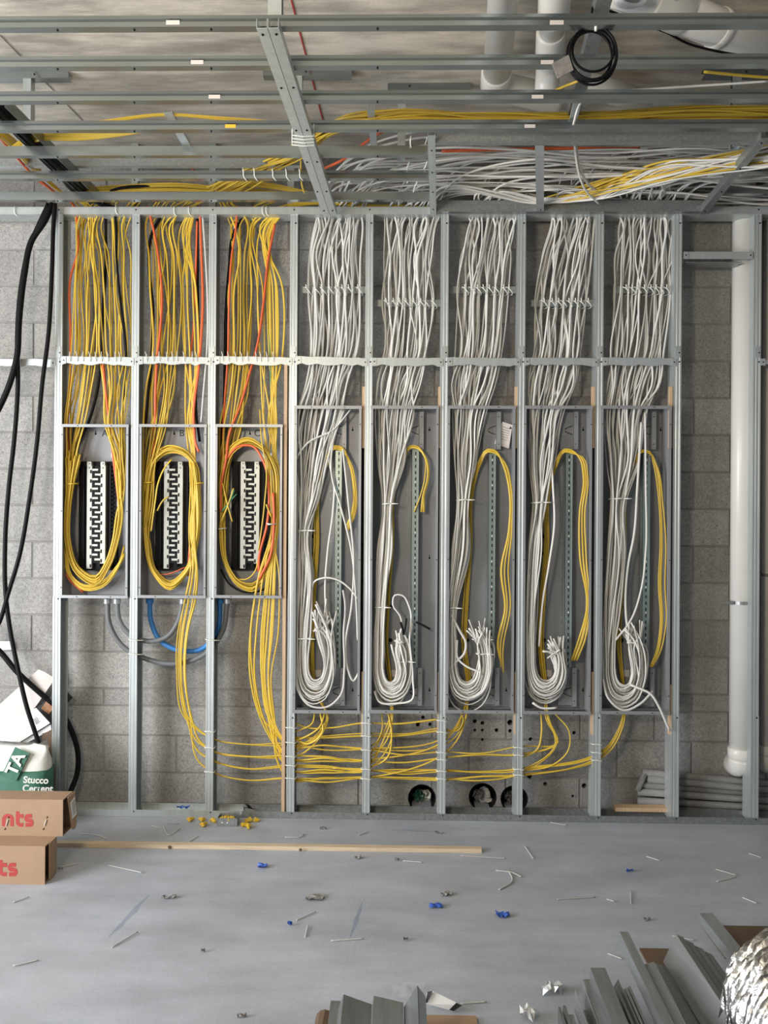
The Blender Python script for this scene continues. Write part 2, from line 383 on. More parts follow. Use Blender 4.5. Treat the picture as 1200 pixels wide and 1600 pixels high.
for k, (px, py, r) in enumerate(HOLES):
    c = P(px, py, YW); rr = r * YW / FPX; t = thing('wall_sleeve', hl[k], 'pipe sleeve', (c.x, YW, c.z - rr), 'round sleeves low in the wall')
    mb = MB(); n = 28; v = []; f = []
    for (rad, y) in ((rr, YW - 0.003), (rr, YW + 0.12), (rr - 0.004, YW + 0.12), (rr - 0.004, YW - 0.003)):
        v += [(c.x + rad * math.cos(2 * math.pi * j / n), y, c.z + rad * math.sin(2 * math.pi * j / n)) for j in range(n)]
    for a in range(4):
        b = (a + 1) % 4; f += [(a * n + j, a * n + (j + 1) % n, b * n + (j + 1) % n, b * n + j) for j in range(n)]
    mb.add(v, f); mb.build('sleeve', 'black_plastic', t)
    rk = random.Random(50 + k)
    for q, mm in enumerate(hs[k]):
        mb = MB(); crumple(mb, (c.x + (-0.018 if q else 0.012), YW + 0.07 - 0.02 * q, c.z - 0.02 + 0.016 * q), rr * (0.72 if not q else 0.5), 13, 0.028, rk); mb.build('stuffing', mm, t)
    mb = MB(); mb.cyl((c.x, YW + 0.118, c.z), (c.x, YW + 0.124, c.z), rr - 0.004, 24); mb.build('sleeve_back', 'black_hole', t)
# red chalk string lines under the slab
for a, b in (((455, 0), (505, 190)), ((0, 55), (130, 190))):
    p0, p1 = PZ(*a, ZS - 0.003), PZ(*b, ZS - 0.003); MB().bar(p0, p1, 0.006 if a[0] else 0.0025, 0.003).build('chalk_line', 'print_red' if a[0] else 'scrap_grey', ceil)

fl = bpy.data.objects['floor']
for (xa, ya), (xb, yb), wd in (((232, 1400), (168, 1466), 0.035), ((566, 1410), (545, 1470), 0.022), ((325, 1322), (400, 1330), 0.03), ((600, 1296), (690, 1300), 0.02)):
    a, b = PZ(xa, ya), PZ(xb, yb); rr_ = random.Random(xa); n = 9; pl = []
    d = (b - a).normalized(); sd = Vector((-d.y, d.x, 0))
    for q in range(n): u = q / (n - 1); pl.append(a.lerp(b, u) + sd * wd * rr_.uniform(0.15, 0.6) * math.sin(math.pi * min(1, max(0.08, u))))
    for q in range(n)[::-1]: u = q / (n - 1); pl.append(a.lerp(b, u) - sd * wd * rr_.uniform(0.15, 0.6) * math.sin(math.pi * min(1, max(0.08, u))))
    MB().prism([(p.x, p.y) for p in pl], lambda q: (q[0], q[1], -0.001), lambda q: (q[0], q[1], 0.0005)).build('chalk_smear', 'blue_chalk', fl)

# ================================================================== STUD WALL
SX = [89, 209, 329, 456, 574, 692, 812.5, 934.5, 1056.5, 1181]
SW, SD = 0.0395, 0.092
stud_x = [P(x, 900, YF).x for x in SX]
slabel = ['first stud, at the far left, white lit, beside the cement bag', 'second stud, between the first and second panels with breaker buses',
          'third stud, between the second and third panels with breaker buses', 'fourth stud, between the yellow cable panels and the white cable panels',
          'fifth stud, right of the first tall white cable enclosure', 'sixth stud, between the second and third tall enclosures',
          'seventh stud, between the third and fourth tall enclosures', 'eighth stud, between the fourth and fifth tall enclosures',
          'ninth stud, right of the last tall enclosure', 'tenth stud, at the far right between two white pipes']
ZT = P(600, 334, YF).z
for k, x in enumerate(stud_x):
    t = thing('metal_stud', 'galvanized steel ' + slabel[k], 'stud', (x, YF + SD / 2, 0.004), 'upright studs of the wall')
    zs = P(SX[k], 932 if k < 3 else 1118, YF).z
    sg = 1
    pr = [(p[0] - SW / 2, p[1]) for p in cprof(SW, SD, 0.01, 0.002, True)]
    MB().beam(pr, (x, YF + SD / 2, 0.012), (x, YF + SD / 2, ZT - 0.004), (0, -1, 0)).build('channel', 'galvanized', t)
    pr2 = [(p[0] - SW / 2 - 0.001, p[1]) for p in cprof(SW + 0.002, SD + 0.004, 0.01, 0.002, True)]
    MB().beam(pr2, (x, YF + SD / 2, 0.013), (x, YF + SD / 2, zs), (0, -1, 0)).build('lower_sleeve', 'galvanized', t)
    zb = P(SX[k], 553, YF).z
    MB().box(x - 0.013, x + 0.013, YF - 0.003, YF - 0.0005, zb - 0.018, zb + 0.04).build('clip', 'galvanized', t)
    for z in (zb + 0.006, zb - 0.042, ZT - 0.05, zs - 0.012, 0.028):
        screw(t, (x + 0.008, YF - 0.0025, z))
# bottom track
xl, xr = P(126, 1270, YF).x - 0.4, 3.0
t = thing('bottom_track', 'galvanized floor track running under all the studs', 'track', ((xl + xr) / 2, YF + SD / 2, 0))
tp = [(-SD / 2 - 0.003, 0), (SD / 2 + 0.003, 0), (SD / 2 + 0.003, 0.036), (SD / 2 + 0.0015, 0.036), (SD / 2 + 0.0015, 0.0015), (-SD / 2 - 0.0015, 0.0015), (-SD / 2 - 0.0015, 0.036), (-SD / 2 - 0.003, 0.036)]
xm = P(375, 1275, YF).x
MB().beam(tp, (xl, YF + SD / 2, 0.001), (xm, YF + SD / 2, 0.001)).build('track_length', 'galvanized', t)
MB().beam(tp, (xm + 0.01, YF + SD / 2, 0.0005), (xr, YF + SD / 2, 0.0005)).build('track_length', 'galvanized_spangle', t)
# mid-height blocking between the studs
blabel = ['first', 'second', 'third', 'fourth', 'fifth', 'sixth', 'seventh', 'eighth']
rj = random.Random(11)
def blocking(x0, x1, z, hh, label, ragged=True, group='blocking pieces between the studs', zr=None):
    t = thing('stud_blocking', label, 'blocking', ((x0 + x1) / 2, YF, z), group); n = 14
    zr = z if zr is None else zr
    top, bot = [], []
    for i in range(n + 1):
        u = i / n; xx = x0 + (x1 - x0) * u; zz = z + (zr - z) * u
        top.append((xx, zz + hh / 2 - (rj.uniform(0, 0.004) if ragged else 0))); bot.append((xx, zz - hh / 2 + (rj.uniform(0, 0.012) if ragged and 0 < i < n else 0)))
    poly = top + bot[::-1]
    MB().prism(poly, lambda q: (q[0], YF - 0.0005, q[1]), lambda q: (q[0], YF + 0.0012, q[1])).build('face', 'galvanized', t)
    MB().bar((x0, YF + 0.008, z + hh / 2 - 0.004), (x1, YF + 0.008, zr + hh / 2 - 0.004), 0.014, 0.002).build('flange', 'galvanized_spangle', t)
    for xx, zz in ((x0 + 0.012, z), (x1 - 0.012, zr)):
        MB().box(xx - 0.012, xx + 0.012, YF - 0.0035, YF - 0.0012, zz - 0.018, zz + 0.018).build('end_tab', 'galvanized', t); screw(t, (xx, YF - 0.003, zz))
for k in range(8):
    xa, xb = SX[k], SX[k + 1]
    za = P(xa, 563 + (2 if k > 3 else 0), YF).z; zb2 = P(xb, 565 + (1 if k > 2 else 0), YF).z
    blocking(stud_x[k] + 0.018, stud_x[k + 1] - 0.006, za, 0.048, 'mid-height steel blocking strip in the %s bay from the left, with ragged edge' % blabel[k], zr=zb2)
rq = random.Random(33)
for k in range(3):
    t = bpy.data.objects['stud_blocking' + ('' if k == 0 else '.%03d' % k)]
    for q in range(9):
        x = stud_x[k] + 0.06 + 0.034 * q + rq.uniform(-0.008, 0.008); z = P(SX[k] + 20, 560, YF).z
        mb = MB(); mb.tube(curve([(x, YF + 0.02, z + 0.02), (x + 0.001, YF - 0.003, z + 0.022), (x + 0.004, YF - 0.004, z - 0.012), (x + 0.006, YF + 0.015, z - 0.03)], 0.01), 0.0022, 6)
        mb.tube([(x, YF - 0.002, z + 0.018), (x + rq.uniform(-0.006, 0.004), YF - 0.006, z + 0.036)], 0.0018, 5); mb.build('tie', 'tie_white', t, True, False)
blocking(P(-60, 565, YF).x, stud_x[0] - 0.016, P(20, 567, YF).z, 0.044, 'ragged white blocking strip crossing behind black cables at the left edge')
# header at upper right and the far right piece
blocking(P(1068, 398, YF).x, P(1176, 399, YF).x, P(1120, 399, YF).z, 0.038, 'short steel header high between the two rightmost studs', False)
MB().bar((P(1072, 410, YF).x, YF + 0.05, P(1072, 409, YF).z), (P(1160, 410, YF).x, YF + 0.05, P(1160, 409, YF).z), 0.085, 0.003).build('flange', 'galvanized_spangle', bpy.data.objects['stud_blocking.009'])
blocking(stud_x[9] + 0.018, P(1270, 565, YF).x, P(1230, 566, YF).z, 0.02, 'steel blocking strip in front of the pipe at the right edge', False)

# wood furring beside the enclosures
def wood(x0, x1, y0, y1, Y0, Y1, label):
    a, b = P(x0, y1, Y0), P(x1, y0, Y0); cx = (x0 + x1) / 2
    t = tag(MB().box(a.x, b.x, Y0, Y1, a.z, b.z).build('wood_strip', 'wood'), label, 'wood strip', 'wood strips beside the enclosures')
wood(439.5, 449, 570, 1274, YF - 0.002, YF + 0.044, 'long pale wood strip beside the fourth stud, reaching the floor')
wl_ = ['between the first two tall enclosures', 'between the second and third tall enclosures', 'between the third and fourth tall enclosures', 'between the fourth and fifth tall enclosures', 'right of the last tall enclosure']
for k, x in enumerate((568.5, 687.5, 807.5, 928, 1049.5)):
    wood(x - 3.2, x + 1.6, 604, 700, YF + 0.004, YF + 0.03, 'short wood strip standing up ' + wl_[k])
    wood(x - 4, x + 1.4, 1050 + (0 if k != 4 else 20), 1148, YF + 0.004, YF + 0.03, 'short wood strip at the foot ' + wl_[k])

# ================================================================== ENCLOSURES
YP = 4.052   # panel front
YB = 4.19    # panel back
def enclosure(t, x0, x1, z0, z1, lip=0.015):
    """open-front steel cabinet: back, sides, top, bottom, folded trim"""
    MB().box(x0, x1, YB, YB + 0.003, z0, z1).build('back_panel', 'enclosure_grey', t)
    MB().box(x0, x0 + 0.002, YP, YB, z0, z1).build('side_panel', 'enclosure_grey', t)
    MB().box(x1 - 0.002, x1, YP, YB, z0, z1).build('side_panel', 'enclosure_grey', t)
    MB().box(x0, x1, YP, YP + 0.03, z1 - 0.002, z1).box(x0, x1, YB - 0.03, YB, z1 - 0.002, z1).build('top_panel', 'enclosure_grey', t)
    MB().box(x0, x1, YP, YP + 0.03, z0, z0 + 0.002).box(x0, x1, YB - 0.03, YB, z0, z0 + 0.002).build('bottom_panel', 'enclosure_grey', t)
    for z in (z1 - lip, z0):
        MB().box(x0 - 0.002, x1 + 0.002, YP - 0.006, YP - 0.001, z, z + lip).build('trim', 'enclosure_trim', t)
    for x in (x0, x1 - lip * 0.75):
        MB().box(x, x + lip * 0.75, YP - 0.004, YP - 0.001, z0 + lip, z1 - lip).build('trim', 'enclosure_trim', t)
        for u in (0.06, 0.5, 0.94): screw(t, (x + lip * 0.37, YP - 0.004, z0 + (z1 - z0) * u), r=0.003)
    for z in (z1 - lip / 2, z0 + lip / 2):
        for u in (0.25, 0.75): screw(t, (x0 + (x1 - x0) * u, YP - 0.006, z), r=0.003)
def keyhole(t, x, z, s=1.0):
    mb = MB(); y = YB - 0.0005
    mb.cyl((x, y + 0.0004, z), (x, y - 0.001, z), 0.0055 * s, 12); mb.box(x - 0.002 * s, x + 0.002 * s, y - 0.001, y, z, z + 0.016 * s); mb.build('keyhole', 'black_hole', t)

# --- three breaker panels
PAN = [(94, 201, 152.5), (216.5, 323, 272.5), (335, 441.5, 391.5)]
plab = ['leftmost grey breaker panel with a tidy yellow cable loop', 'middle grey breaker panel of the three, yellow cables crossing its bus', 'third grey breaker panel, with orange cables in its loop']
for k, (xa, xb, xc) in enumerate(PAN):
    a, b = P(xa, 934, YP), P(xb, 663, YP)
    x0, x1, z0, z1 = a.x, b.x, P((xa + xb) / 2, 934.5, YP).z, P((xa + xb) / 2, 663, YP).z
    t = thing('breaker_panel', plab[k], 'breaker panel', ((x0 + x1) / 2, YB, z0), 'breaker panels with buses')
    enclosure(t, x0, x1, z0, z1)
    YQ = 4.155; s = YQ / FPX
    c = P(xc, 805, YQ); zt, zb = P(xc, 722, YQ).z, P(xc, 889, YQ).z
    base = MB().box(c.x - 30 * s, c.x + 30 * s, YQ, YB, zb - 2 * s, zt + 1 * s).build('bus_base', 'black_plastic', t)
    # breaker mounting rails with their stubs
    for sx in (-1, 1):
        xr_ = c.x + sx * 21 * s
        MB().box(xr_ - 1.2 * s, xr_ + 1.2 * s, YQ - 0.012, YQ, zb + 2 * s, zt - 6 * s).build('rail', 'black_plastic', base)
        mb = MB()
        for q in range(24):
            z = zt - 11 * s - q * 6.5 * s; mb.box(xr_ + sx * 2.5 * s - 0.006, xr_ + sx * 2.5 * s + 0.006, YQ - 0.008, YQ, z - 0.007, z + 0.004)
        mb.build('rail_stubs', 'black_plastic', base)['kind'] = 'stuff'
        mb = MB().box(c.x + sx * 10.7 * s - 3.9 * s, c.x + sx * 10.7 * s + 3.9 * s, YQ - 0.022, YQ, zb + (1 if sx < 0 else 9) * s, zt - 5 * s)
        bus = mb.build('bus_bar', 'bus_silver', t)
        lug = MB().box(c.x + sx * 10.7 * s - 3.6 * s, c.x + sx * 10.7 * s + 3.0 * s, YQ - 0.026, YQ, zt - 6.5 * s, zt).build('lug', 'bus_silver', t)
        for q, zz in enumerate((zt - 3 * s, zt - 9.5 * s)):
            screw(bus, (c.x + sx * 10.7 * s + (0.2 - q * 0.2 * 3) * s, YQ - (0.026 if not q else 0.022), zz), r=0.005, m='scrap_grey', name='lug_screw')
        mb0 = MB().box(-1.15 * s, 1.15 * s, -0.0012, 0.001, -2.7 * s, 2.7 * s)
        for q in range(11 if sx < 0 else 10):
            z = zt - (15.5 if sx < 0 else 22) * s - q * 14.75 * s
            if q == 0:
                me = bpy.data.meshes.new('slot'); me.from_pydata(mb0.v, [], mb0.f); me.materials.append(MATS['black_hole'])
            link(bpy.data.objects.new('slot', me), bus, (c.x + sx * 8.4 * s, YQ - 0.022, z))
        # fingers
        for q in range(10):
            z = zt - (12.5 if sx < 0 else 20) * s - q * 14.75 * s
            fx0, fx1 = (c.x - 7.0 * s, c.x + 3.4 * s) if sx < 0 else (c.x - 3.4 * s, c.x + 7.0 * s)
            MB().box(fx0, fx1, YQ - 0.020, YQ - 0.006, z - 1.6 * s, z + 1.6 * s).build('finger', 'bus_silver', bus)
    # serpentine insulator
    path = []; q = 0; z = zt - 8.5 * s
    while z > zb + 8 * s:
        L_, R_ = c.x - 4.6 * s, c.x + 4.6 * s
        sxn = (L_, R_) if q % 2 == 0 else (R_, L_)
        mid = 7.4 * s; rr = 2.2 * s; sg = 1 if q % 2 == 0 else -1
        path += [(sxn[0] + sg * rr, z), (sxn[1] - sg * rr, z), (sxn[1] - sg * rr * 0.3, z - rr * 0.3), (sxn[1], z - rr), (sxn[1], z - mid + rr), (sxn[1] - sg * rr * 0.3, z - mid + rr * 0.3)]
        z -= mid; q += 1
    mb = MB(); ribbon(mb, path, 4.0 * s, lambda x, y, h: (x, YQ - h, y), 0.001, 0.0215); mb.build('insulator', 'black_plastic', base)
    # ground bar strip with screws and small stickers
    for sx, zz0, zz1 in ((-1, 728, 802), (1, 728, 800)):
        xg = c.x + sx * 31.5 * s
        g = MB().box(xg - 1.6 * s, xg + 1.6 * s, YB - 0.03, YB, P(xc, zz1, YQ).z, P(xc, zz0, YQ).z).build('ground_bar', 'enclosure_trim', t)
    MB().box(c.x + 17 * s, c.x + 31 * s, YB - 0.0012, YB, P(xc, 714, YQ).z, P(xc, 707, YQ).z).build('sticker', 'paper', t)
    MB().box(c.x + 26 * s, c.x + 32 * s, YB - 0.033, YB - 0.03, P(xc, 791, YQ).z, P(xc, 777, YQ).z).build('tag', 'paper_warm', t)
    keyhole(t, P(xa + 60, 0, YB).x, P(xa + 60, 678, YB).z); keyhole(t, P(xa + 58, 0, YB).x, P(xa + 58, 918, YB).z)
    text_mesh('ABC'[k], 0.05, 'marker', t, P(xa + 65 - k * 1.5, 681.5, YB - 0.0015), (1, 0, 0), (0, 0, 1), 'marker_letter')

# --- five tall enclosures
TALL = [(459, 563.5), (578, 684), (698, 804), (817, 924), (937.5, 1047.5)]
tl = ['first tall open enclosure, next to the breaker panels, white cables spread loosely', 'second tall open enclosure, white cables ending in a tight frayed knot',
      'third tall open enclosure, with a printed sheet beside its top bracket', 'fourth tall open enclosure, yellow cables mixed in its white loop', 'fifth tall open enclosure, rightmost, one white cable reaching out']
RAILX = [(528, 700), (648, 700), (768, 705), (888, 705), (1009, 705)]
for k, (xa, xb) in enumerate(TALL):
    x0, x1 = P(xa, 870, YP).x, P(xb, 870, YP).x; z0, z1 = P((xa + xb) / 2, 1114.5 + (1.5 if k > 2 else 0), YP).z, P((xa + xb) / 2, 634, YP).z
    t = thing('tall_enclosure', tl[k], 'enclosure', ((x0 + x1) / 2, YB, z0), 'tall open enclosures')
    enclosure(t, x0, x1, z0, z1, 0.017)
    rx, ry = RAILX[k]; YR = 4.13
    c = P(rx, 870, YR); zt, zb = P(rx, ry, YR).z, P(rx, 1043, YR).z; hw = 0.0185
    mb = MB().box(c.x - hw, c.x + hw, YR, YR + 0.003, zb, zt); mb.box(c.x - hw, c.x - hw + 0.002, YR, YR + 0.05, zb, zt); mb.box(c.x + hw - 0.002, c.x + hw, YR - 0.008, YR + 0.05, zb, zt)
    rail = mb.build('perforated_rail', 'zinc_rail', t)
    me = bpy.data.meshes.new('slot'); q0 = MB().box(-0.0028, 0.0028, -0.0012, 0.0008, -0.0085, 0.0085); me.from_pydata(q0.v, [], q0.f); me.materials.append(MATS['black_hole'])
    nz = int((zt - zb) / 0.034)
    for q in range(nz):
        link(bpy.data.objects.new('slot', me), rail, (c.x + 0.002, YR, zt - 0.03 - q * 0.034))
    for q in range(8): screw(rail, (c.x + 0.002, YR - 0.001, zt - 0.047 - q * 0.136), r=0.004, m='tie_white', name='rail_screw')
    # standoff ribs and bosses behind the rail
    for q, py in enumerate((767, 780, 834, 846, 900, 912, 966, 978)):
        z = P(rx - 11, py, YB).z; xx = P(rx - 11, py, YB).x
        MB().cyl((xx, YB, z), (xx, YB - 0.006, z), 0.0075, 12).build('boss', 'enclosure_trim', t)
        MB().box(xx + 0.008, c.x, YB - 0.004, YB, z - 0.003, z + 0.003).build('standoff', 'enclosure_trim', t)
    # lug brackets top and bottom
    for top in (True, False):
        bx = P(rx + 9, 650, YB - 0.02).x
        z_a, z_b = (z1 - 0.018, P(rx, 703, YB - 0.02).z) if top else (P(rx, 1042, YB - 0.02).z, z0 + 0.018)
        br = MB().box(bx - 0.075, bx, YB - 0.02, YB - 0.017, z_b, z_a).build('bracket', 'enclosure_grey', t)
        MB().box(bx - 0.008, bx + 0.017, YB - 0.046, YB - 0.0435, z_b, z_a).box(bx - 0.0085, bx - 0.0065, YB - 0.046, YB - 0.017, z_b, z_a).build('bracket_flange', 'enclosure_trim', t)
        for u in (0.14, 0.86): screw(br, (bx + 0.004, YB - 0.046, z_b + (z_a - z_b) * u), r=0.003)
        zc_ = z_b + (z_a - z_b) * (0.52 if top else 0.35)
        MB().box(bx - 0.068, bx - 0.0088, YB - 0.0225, YB - 0.02, zc_ - 0.032, zc_ + 0.032).build('bracket_plate', 'enclosure_trim', t)
        for sg in (-1, 1):
            mb = MB(); pts = [(bx - 0.05 + 0.042 * u, YB - 0.024, zc_ + sg * (0.004 + 0.020 * u ** 0.7)) for u in np.linspace(0, 1, 7)]; mb.tube(pts, 0.002, 6); mb.build('slot', 'black_hole', br)
    for py in (672, 872, 1079): keyhole(t, P(rx + 23, py, YB).x, P(rx + 23, py, YB).z)
    for py in (742, 818, 940, 1002): 
        p = P(rx + 10, py, YB); MB().box(p.x, p.x + 0.026, YB - 0.003, YB, p.z - 0.022, p.z + 0.022).build('knockout_plate', 'enclosure_grey', t)
    for py in (810, 838, 865, 948, 1000):
        p = P(rx - 38, py, YB); MB().cyl((p.x, YB, p.z), (p.x, YB - 0.004, p.z), 0.0105, 14).build('knockout', 'black_hole', t)
    p = P(rx - 32, 1052, YB); MB().box(p.x - 0.022, p.x + 0.022, YB - 0.002, YB, p.z - 0.018, p.z + 0.018).build('sticker', 'paper_warm', t)
    if k == 2:
        p = P(793, 679, YB - 0.05); mb = MB()
        qa = [P(785, 659, YB - 0.04), P(801, 664, YB - 0.04), P(795, 701, YB - 0.03), P(772, 693, YB - 0.03)]
        n = Vector((0, 0.0008, 0)); mb.add([q for q in qa] + [q + n for q in qa], [(0, 1, 2, 3), (7, 6, 5, 4), (0, 4, 5, 1), (1, 5, 6, 2), (2, 6, 7, 3), (3, 7, 4, 0)])
        sh = tag(mb.build('printed_sheet', 'paper_warm'), 'small tilted printed sheet tucked behind the top bracket, third tall enclosure', 'paper')
        for q in range(6):
            u = 0.2 + q * 0.1; a = qa[0].lerp(qa[3], u).lerp(qa[1].lerp(qa[2], u), 0.15); b = qa[0].lerp(qa[3], u).lerp(qa[1].lerp(qa[2], u), 0.8)
            off = Vector((0, -0.0007, 0)); MB().bar(a + off, b + off, 0.0008, 0.0016).build('printed_line', 'marker', sh)
        a = qa[0].lerp(qa[1], 0.82).lerp(qa[2], 0.14)
        MB().prism([(-0.008, -0.006), (0.008, -0.006), (0, 0.008)], lambda q: (a.x + q[0], a.y - 0.0008, a.z + q[1]), lambda q: (a.x + q[0], a.y - 0.0002, a.z + q[1])).build('warning_triangle', 'print_black', sh)

# ================================================================== CEILING FRAMING
def hat(w_, h_, t=0.0015):
    # channel seen from below and in front: tall web towards the camera, ribbed, bottom flange, open top
    f = [(0, 0.0), (0, 0.34), (0.009, 0.46), (0.009, 0.56), (0.0015, 0.68), (0.005, 1.0)]
    return [(w_ / 2, 0), (w_ / 2, t)] + [(-w_ / 2 + t + q[0], max(t, h_ * q[1] - (t if q[1] == 1 else 0))) for q in f] + [(w_ / 2, h_ - t), (w_ / 2, h_)] + [(-w_ / 2 + q[0], h_ * q[1]) for q in f[::-1]]
def flat_c(w_, h_, t=0.0015):
    return [(-w_ / 2, 0), (w_ / 2, 0), (w_ / 2, t), (-w_ / 2 + t, t), (-w_ / 2 + t, h_ - t), (w_ / 2, h_ - t), (w_ / 2, h_), (-w_ / 2, h_)]
CH = [(46, 'hat', 'first ceiling furring channel, nearest the camera, black coil hanging from it'), (107, 'hat', 'second ceiling furring channel counted from the top of the view'),
      (160, 'hat', 'third ceiling furring channel, just above the long yellow cable run'), (205, 'hat', 'fourth ceiling furring channel, just below the long yellow cable run'),
      (245, 'flat', 'fifth ceiling channel, flat faced, crossing left of the opening frame'), (281, 'hat', 'sixth ceiling channel, carrying five white cable ties'),
      (314, 'flat', 'seventh ceiling channel, next to last before the stud wall')]
for k, (y, kind, lab) in enumerate(CH):
    p = PZ(300, y, ZC); Y = p.y
    w_, h_ = (0.030, 0.040) if kind == 'hat' else (0.028, 0.042)
    xa = P(-330, y, Y).x; xb = P(1530, y, Y).x if k < 4 else P(671, y, Y).x
    t = thing('ceiling_channel', 'galvanized ' + lab, 'channel', ((xa + xb) / 2, Y, ZC), 'channels of the ceiling frame')
    pr = (hat if kind == 'hat' else flat_c)(w_, h_)
    pr = [(-q[0], q[1]) for q in pr]   # beam side vector points to the camera
    mm = 'galvanized_channel'
    MB().beam(pr, (xa, Y, ZC), (xb, Y, ZC)).build('channel', mm, t)
    if k < 4:
        for px in ((270, 308, 335, 360)[k], (870, 855, 840, 828)[k]):
            q = P(px, y - (11, 10, 9, 8)[k], Y - w_ / 2 - 0.001); MB().box(q.x - 0.022, q.x + 0.022, Y - w_ / 2 - 0.0012, Y - w_ / 2 - 0.0002, q.z - 0.007, q.z + 0.007).build('sticker', 'paper_warm' if (k, px) != (3, 360) else 'brass_yellow', t)
    for px in (90, 210, 330, 590): screw(t, (P(px, y, Y).x, Y, ZC - 0.0005), 'z')
    if k >= 4:   # piece of the same line that goes on right of the opening
        xa2, xb2 = P((1205, 1160, 1125)[k - 4], y, Y).x, P(1530, y, Y).x
        if k > 4:
            o = MB().beam(pr, (xa2, Y, ZC + 0.03), (xb2, Y, ZC + 0.03)).build('channel_end', mm, t)
# top track on the stud wall
p = P(600, 334, YF); t = thing('top_track', 'galvanized top track along the head of the stud wall', 'track', (0, YF, ZT - 0.05))
prt = [(-q[0], q[1]) for q in flat_c(SD + 0.008, 0.04)]
MB().beam(prt, (-3.0, YF + SD / 2, ZT - 0.004), (3.0, YF + SD / 2, ZT - 0.004)).build('channel', 'galvanized', t)
for x in stud_x: screw(t, (x, YF - 0.0045, ZT + 0.02))
# members running back to the wall
def member(name, a, b, prof, m, label, cat, group=None, up=(0, 0, 1), holes=None):
    t = thing(name, label, cat, tuple((Vector(a) + Vector(b)) / 2), group); MB().beam(prof, a, b, up).build('channel', m, t); return t
zc = ZC - 0.034
a, b = PZ(418, 44, zc), PZ(516, 338, zc)
t = thing('ceiling_runner', 'doubled steel runner crossing under the channels, left of centre', 'runner', tuple((a + b) / 2))
d = (b - a).normalized(); sd = d.cross(Vector((0, 0, 1)))
for sx in (-1, 1):
    MB().beam([(q[0] + sx * 0.0185, q[1]) for q in [(-0.0175, 0), (0.0175, 0), (0.0175, 0.031), (0.016, 0.031), (0.016, 0.0015), (-0.016, 0.0015), (-0.016, 0.031), (-0.0175, 0.031)]], a, b).build('channel', 'galvanized', t)
    for u in (0.02, 0.22, 0.42, 0.6, 0.8, 0.95): screw(t, a.lerp(b, u) + sd * sx * 0.022 + Vector((0, 0, -0.0005)), 'z', r=0.005)
# opening frame on the right
zc = ZC - 0.002
fa, fb = PZ(682, 224, zc), PZ(1192, 225, zc); fl = (fa.y + fb.y) / 2
t = member('opening_rail', (fa.x, fl, zc), (fb.x + 0.02, fl, zc), [(-q[0], q[1]) for q in flat_c(0.03, 0.05)], 'galvanized_spangle', 'near rail of the framed ceiling opening full of white cables', 'rail')
ga, gb = PZ(682, 336, zc), PZ(1100, 334, zc)
t = member('opening_rail', (ga.x, YF - 0.03, zc), (gb.x, YF - 0.03, zc), [(-q[0], q[1]) for q in flat_c(0.03, 0.058)], 'galvanized_spangle', 'far rail of the ceiling opening, along the stud wall', 'rail')
cpr = lambda w_, h_: [(-w_ / 2, 0), (w_ / 2, 0), (w_ / 2, h_), (w_ / 2 - 0.0015, h_), (w_ / 2 - 0.0015, 0.0015), (-w_ / 2 + 0.0015, 0.0015), (-w_ / 2 + 0.0015, h_), (-w_ / 2, h_)]
a, b = PZ(674, 212, zc - 0.003), PZ(677, 337, zc - 0.003)
t = member('opening_side_rail', a, b, cpr(0.032, 0.04), 'galvanized', 'left side rail of the ceiling opening, ends of channels fixed to it', 'rail')
for u in (0.15, 0.4, 0.65, 0.9): screw(t, a.lerp(b, u) + Vector((0, 0, -0.0005)), 'z')
a, b = PZ(1196, 216, zc - 0.003), PZ(1098, 335, zc - 0.003)
t = member('opening_side_rail', a, b, cpr(0.036, 0.04), 'galvanized_spangle', 'slanting right side rail of the ceiling opening', 'rail')
for u in (0.05, 0.35, 0.65, 0.95): screw(t, a.lerp(b, u) + Vector((0, 0, -0.0005)), 'z')
# hanger inside the opening
a, b = PZ(843, 227, zc), PZ(844, 330, zc)
t = member('opening_cross_member', a, b, cpr(0.038, 0.03), 'galvanized', 'flat steel cross member below the white cables, inside the ceiling opening', 'rail'); screw(t, b + Vector((0, -0.02, -0.0005)), 'z')
# runners above the channels
a, b = PZ(-6, 168, ZC + 0.05), PZ(150, 318, ZC + 0.05)
member('ceiling_runner', a, b, [(x_, 0.05 - y_) for x_, y_ in cpr(0.075, 0.05)], 'galvanized_channel', 'dark steel runner under black cables at the far left', 'runner')
a, b = PZ(950, -20, ZC + 0.10), PZ(893, 195, ZC + 0.10)
member('ceiling_runner', a, b, cpr(0.05, 0.05), 'galvanized_spangle', 'steel runner above the black coil at the upper right', 'runner')
# slab hangers: short plate on the slab with a post
hang = [((-10, 110, 122), 57, 'left slab hanger, a post below a short plate'), ((412, 550, 118), 479, 'centre slab hanger, a post below a short plate'), ((606, 735, 140), 640, 'slab hanger left of the white pipes'), ((1098, 1215, 118), 1163, 'slab hanger at the right edge, under the slanting pipe')]
for (xa, xb, y), xc, lab in hang:
    A, B = PZ(xa, y, ZS - 0.02), PZ(xb, y, ZS - 0.02)
    t = thing('slab_hanger', 'galvanized ' + lab, 'hanger', ((A.x + B.x) / 2, A.y, ZC), 'hangers from the slab')
    MB().beam([(-q[0], q[1]) for q in flat_c(0.04, 0.03)], (A.x, A.y, ZS - 0.031), (B.x, A.y, ZS - 0.031)).build('plate', 'galvanized_channel', t)
    x = P(xc, y, A.y).x; MB().beam(cprof(0.036, 0.04), (x - 0.018, A.y + 0.005, ZS - 0.03), (x - 0.018, A.y + 0.005, ZC + 0.06), (0, -1, 0)).build('post', 'galvanized', t); screw(t, (x, A.y - 0.021, ZS - 0.015))
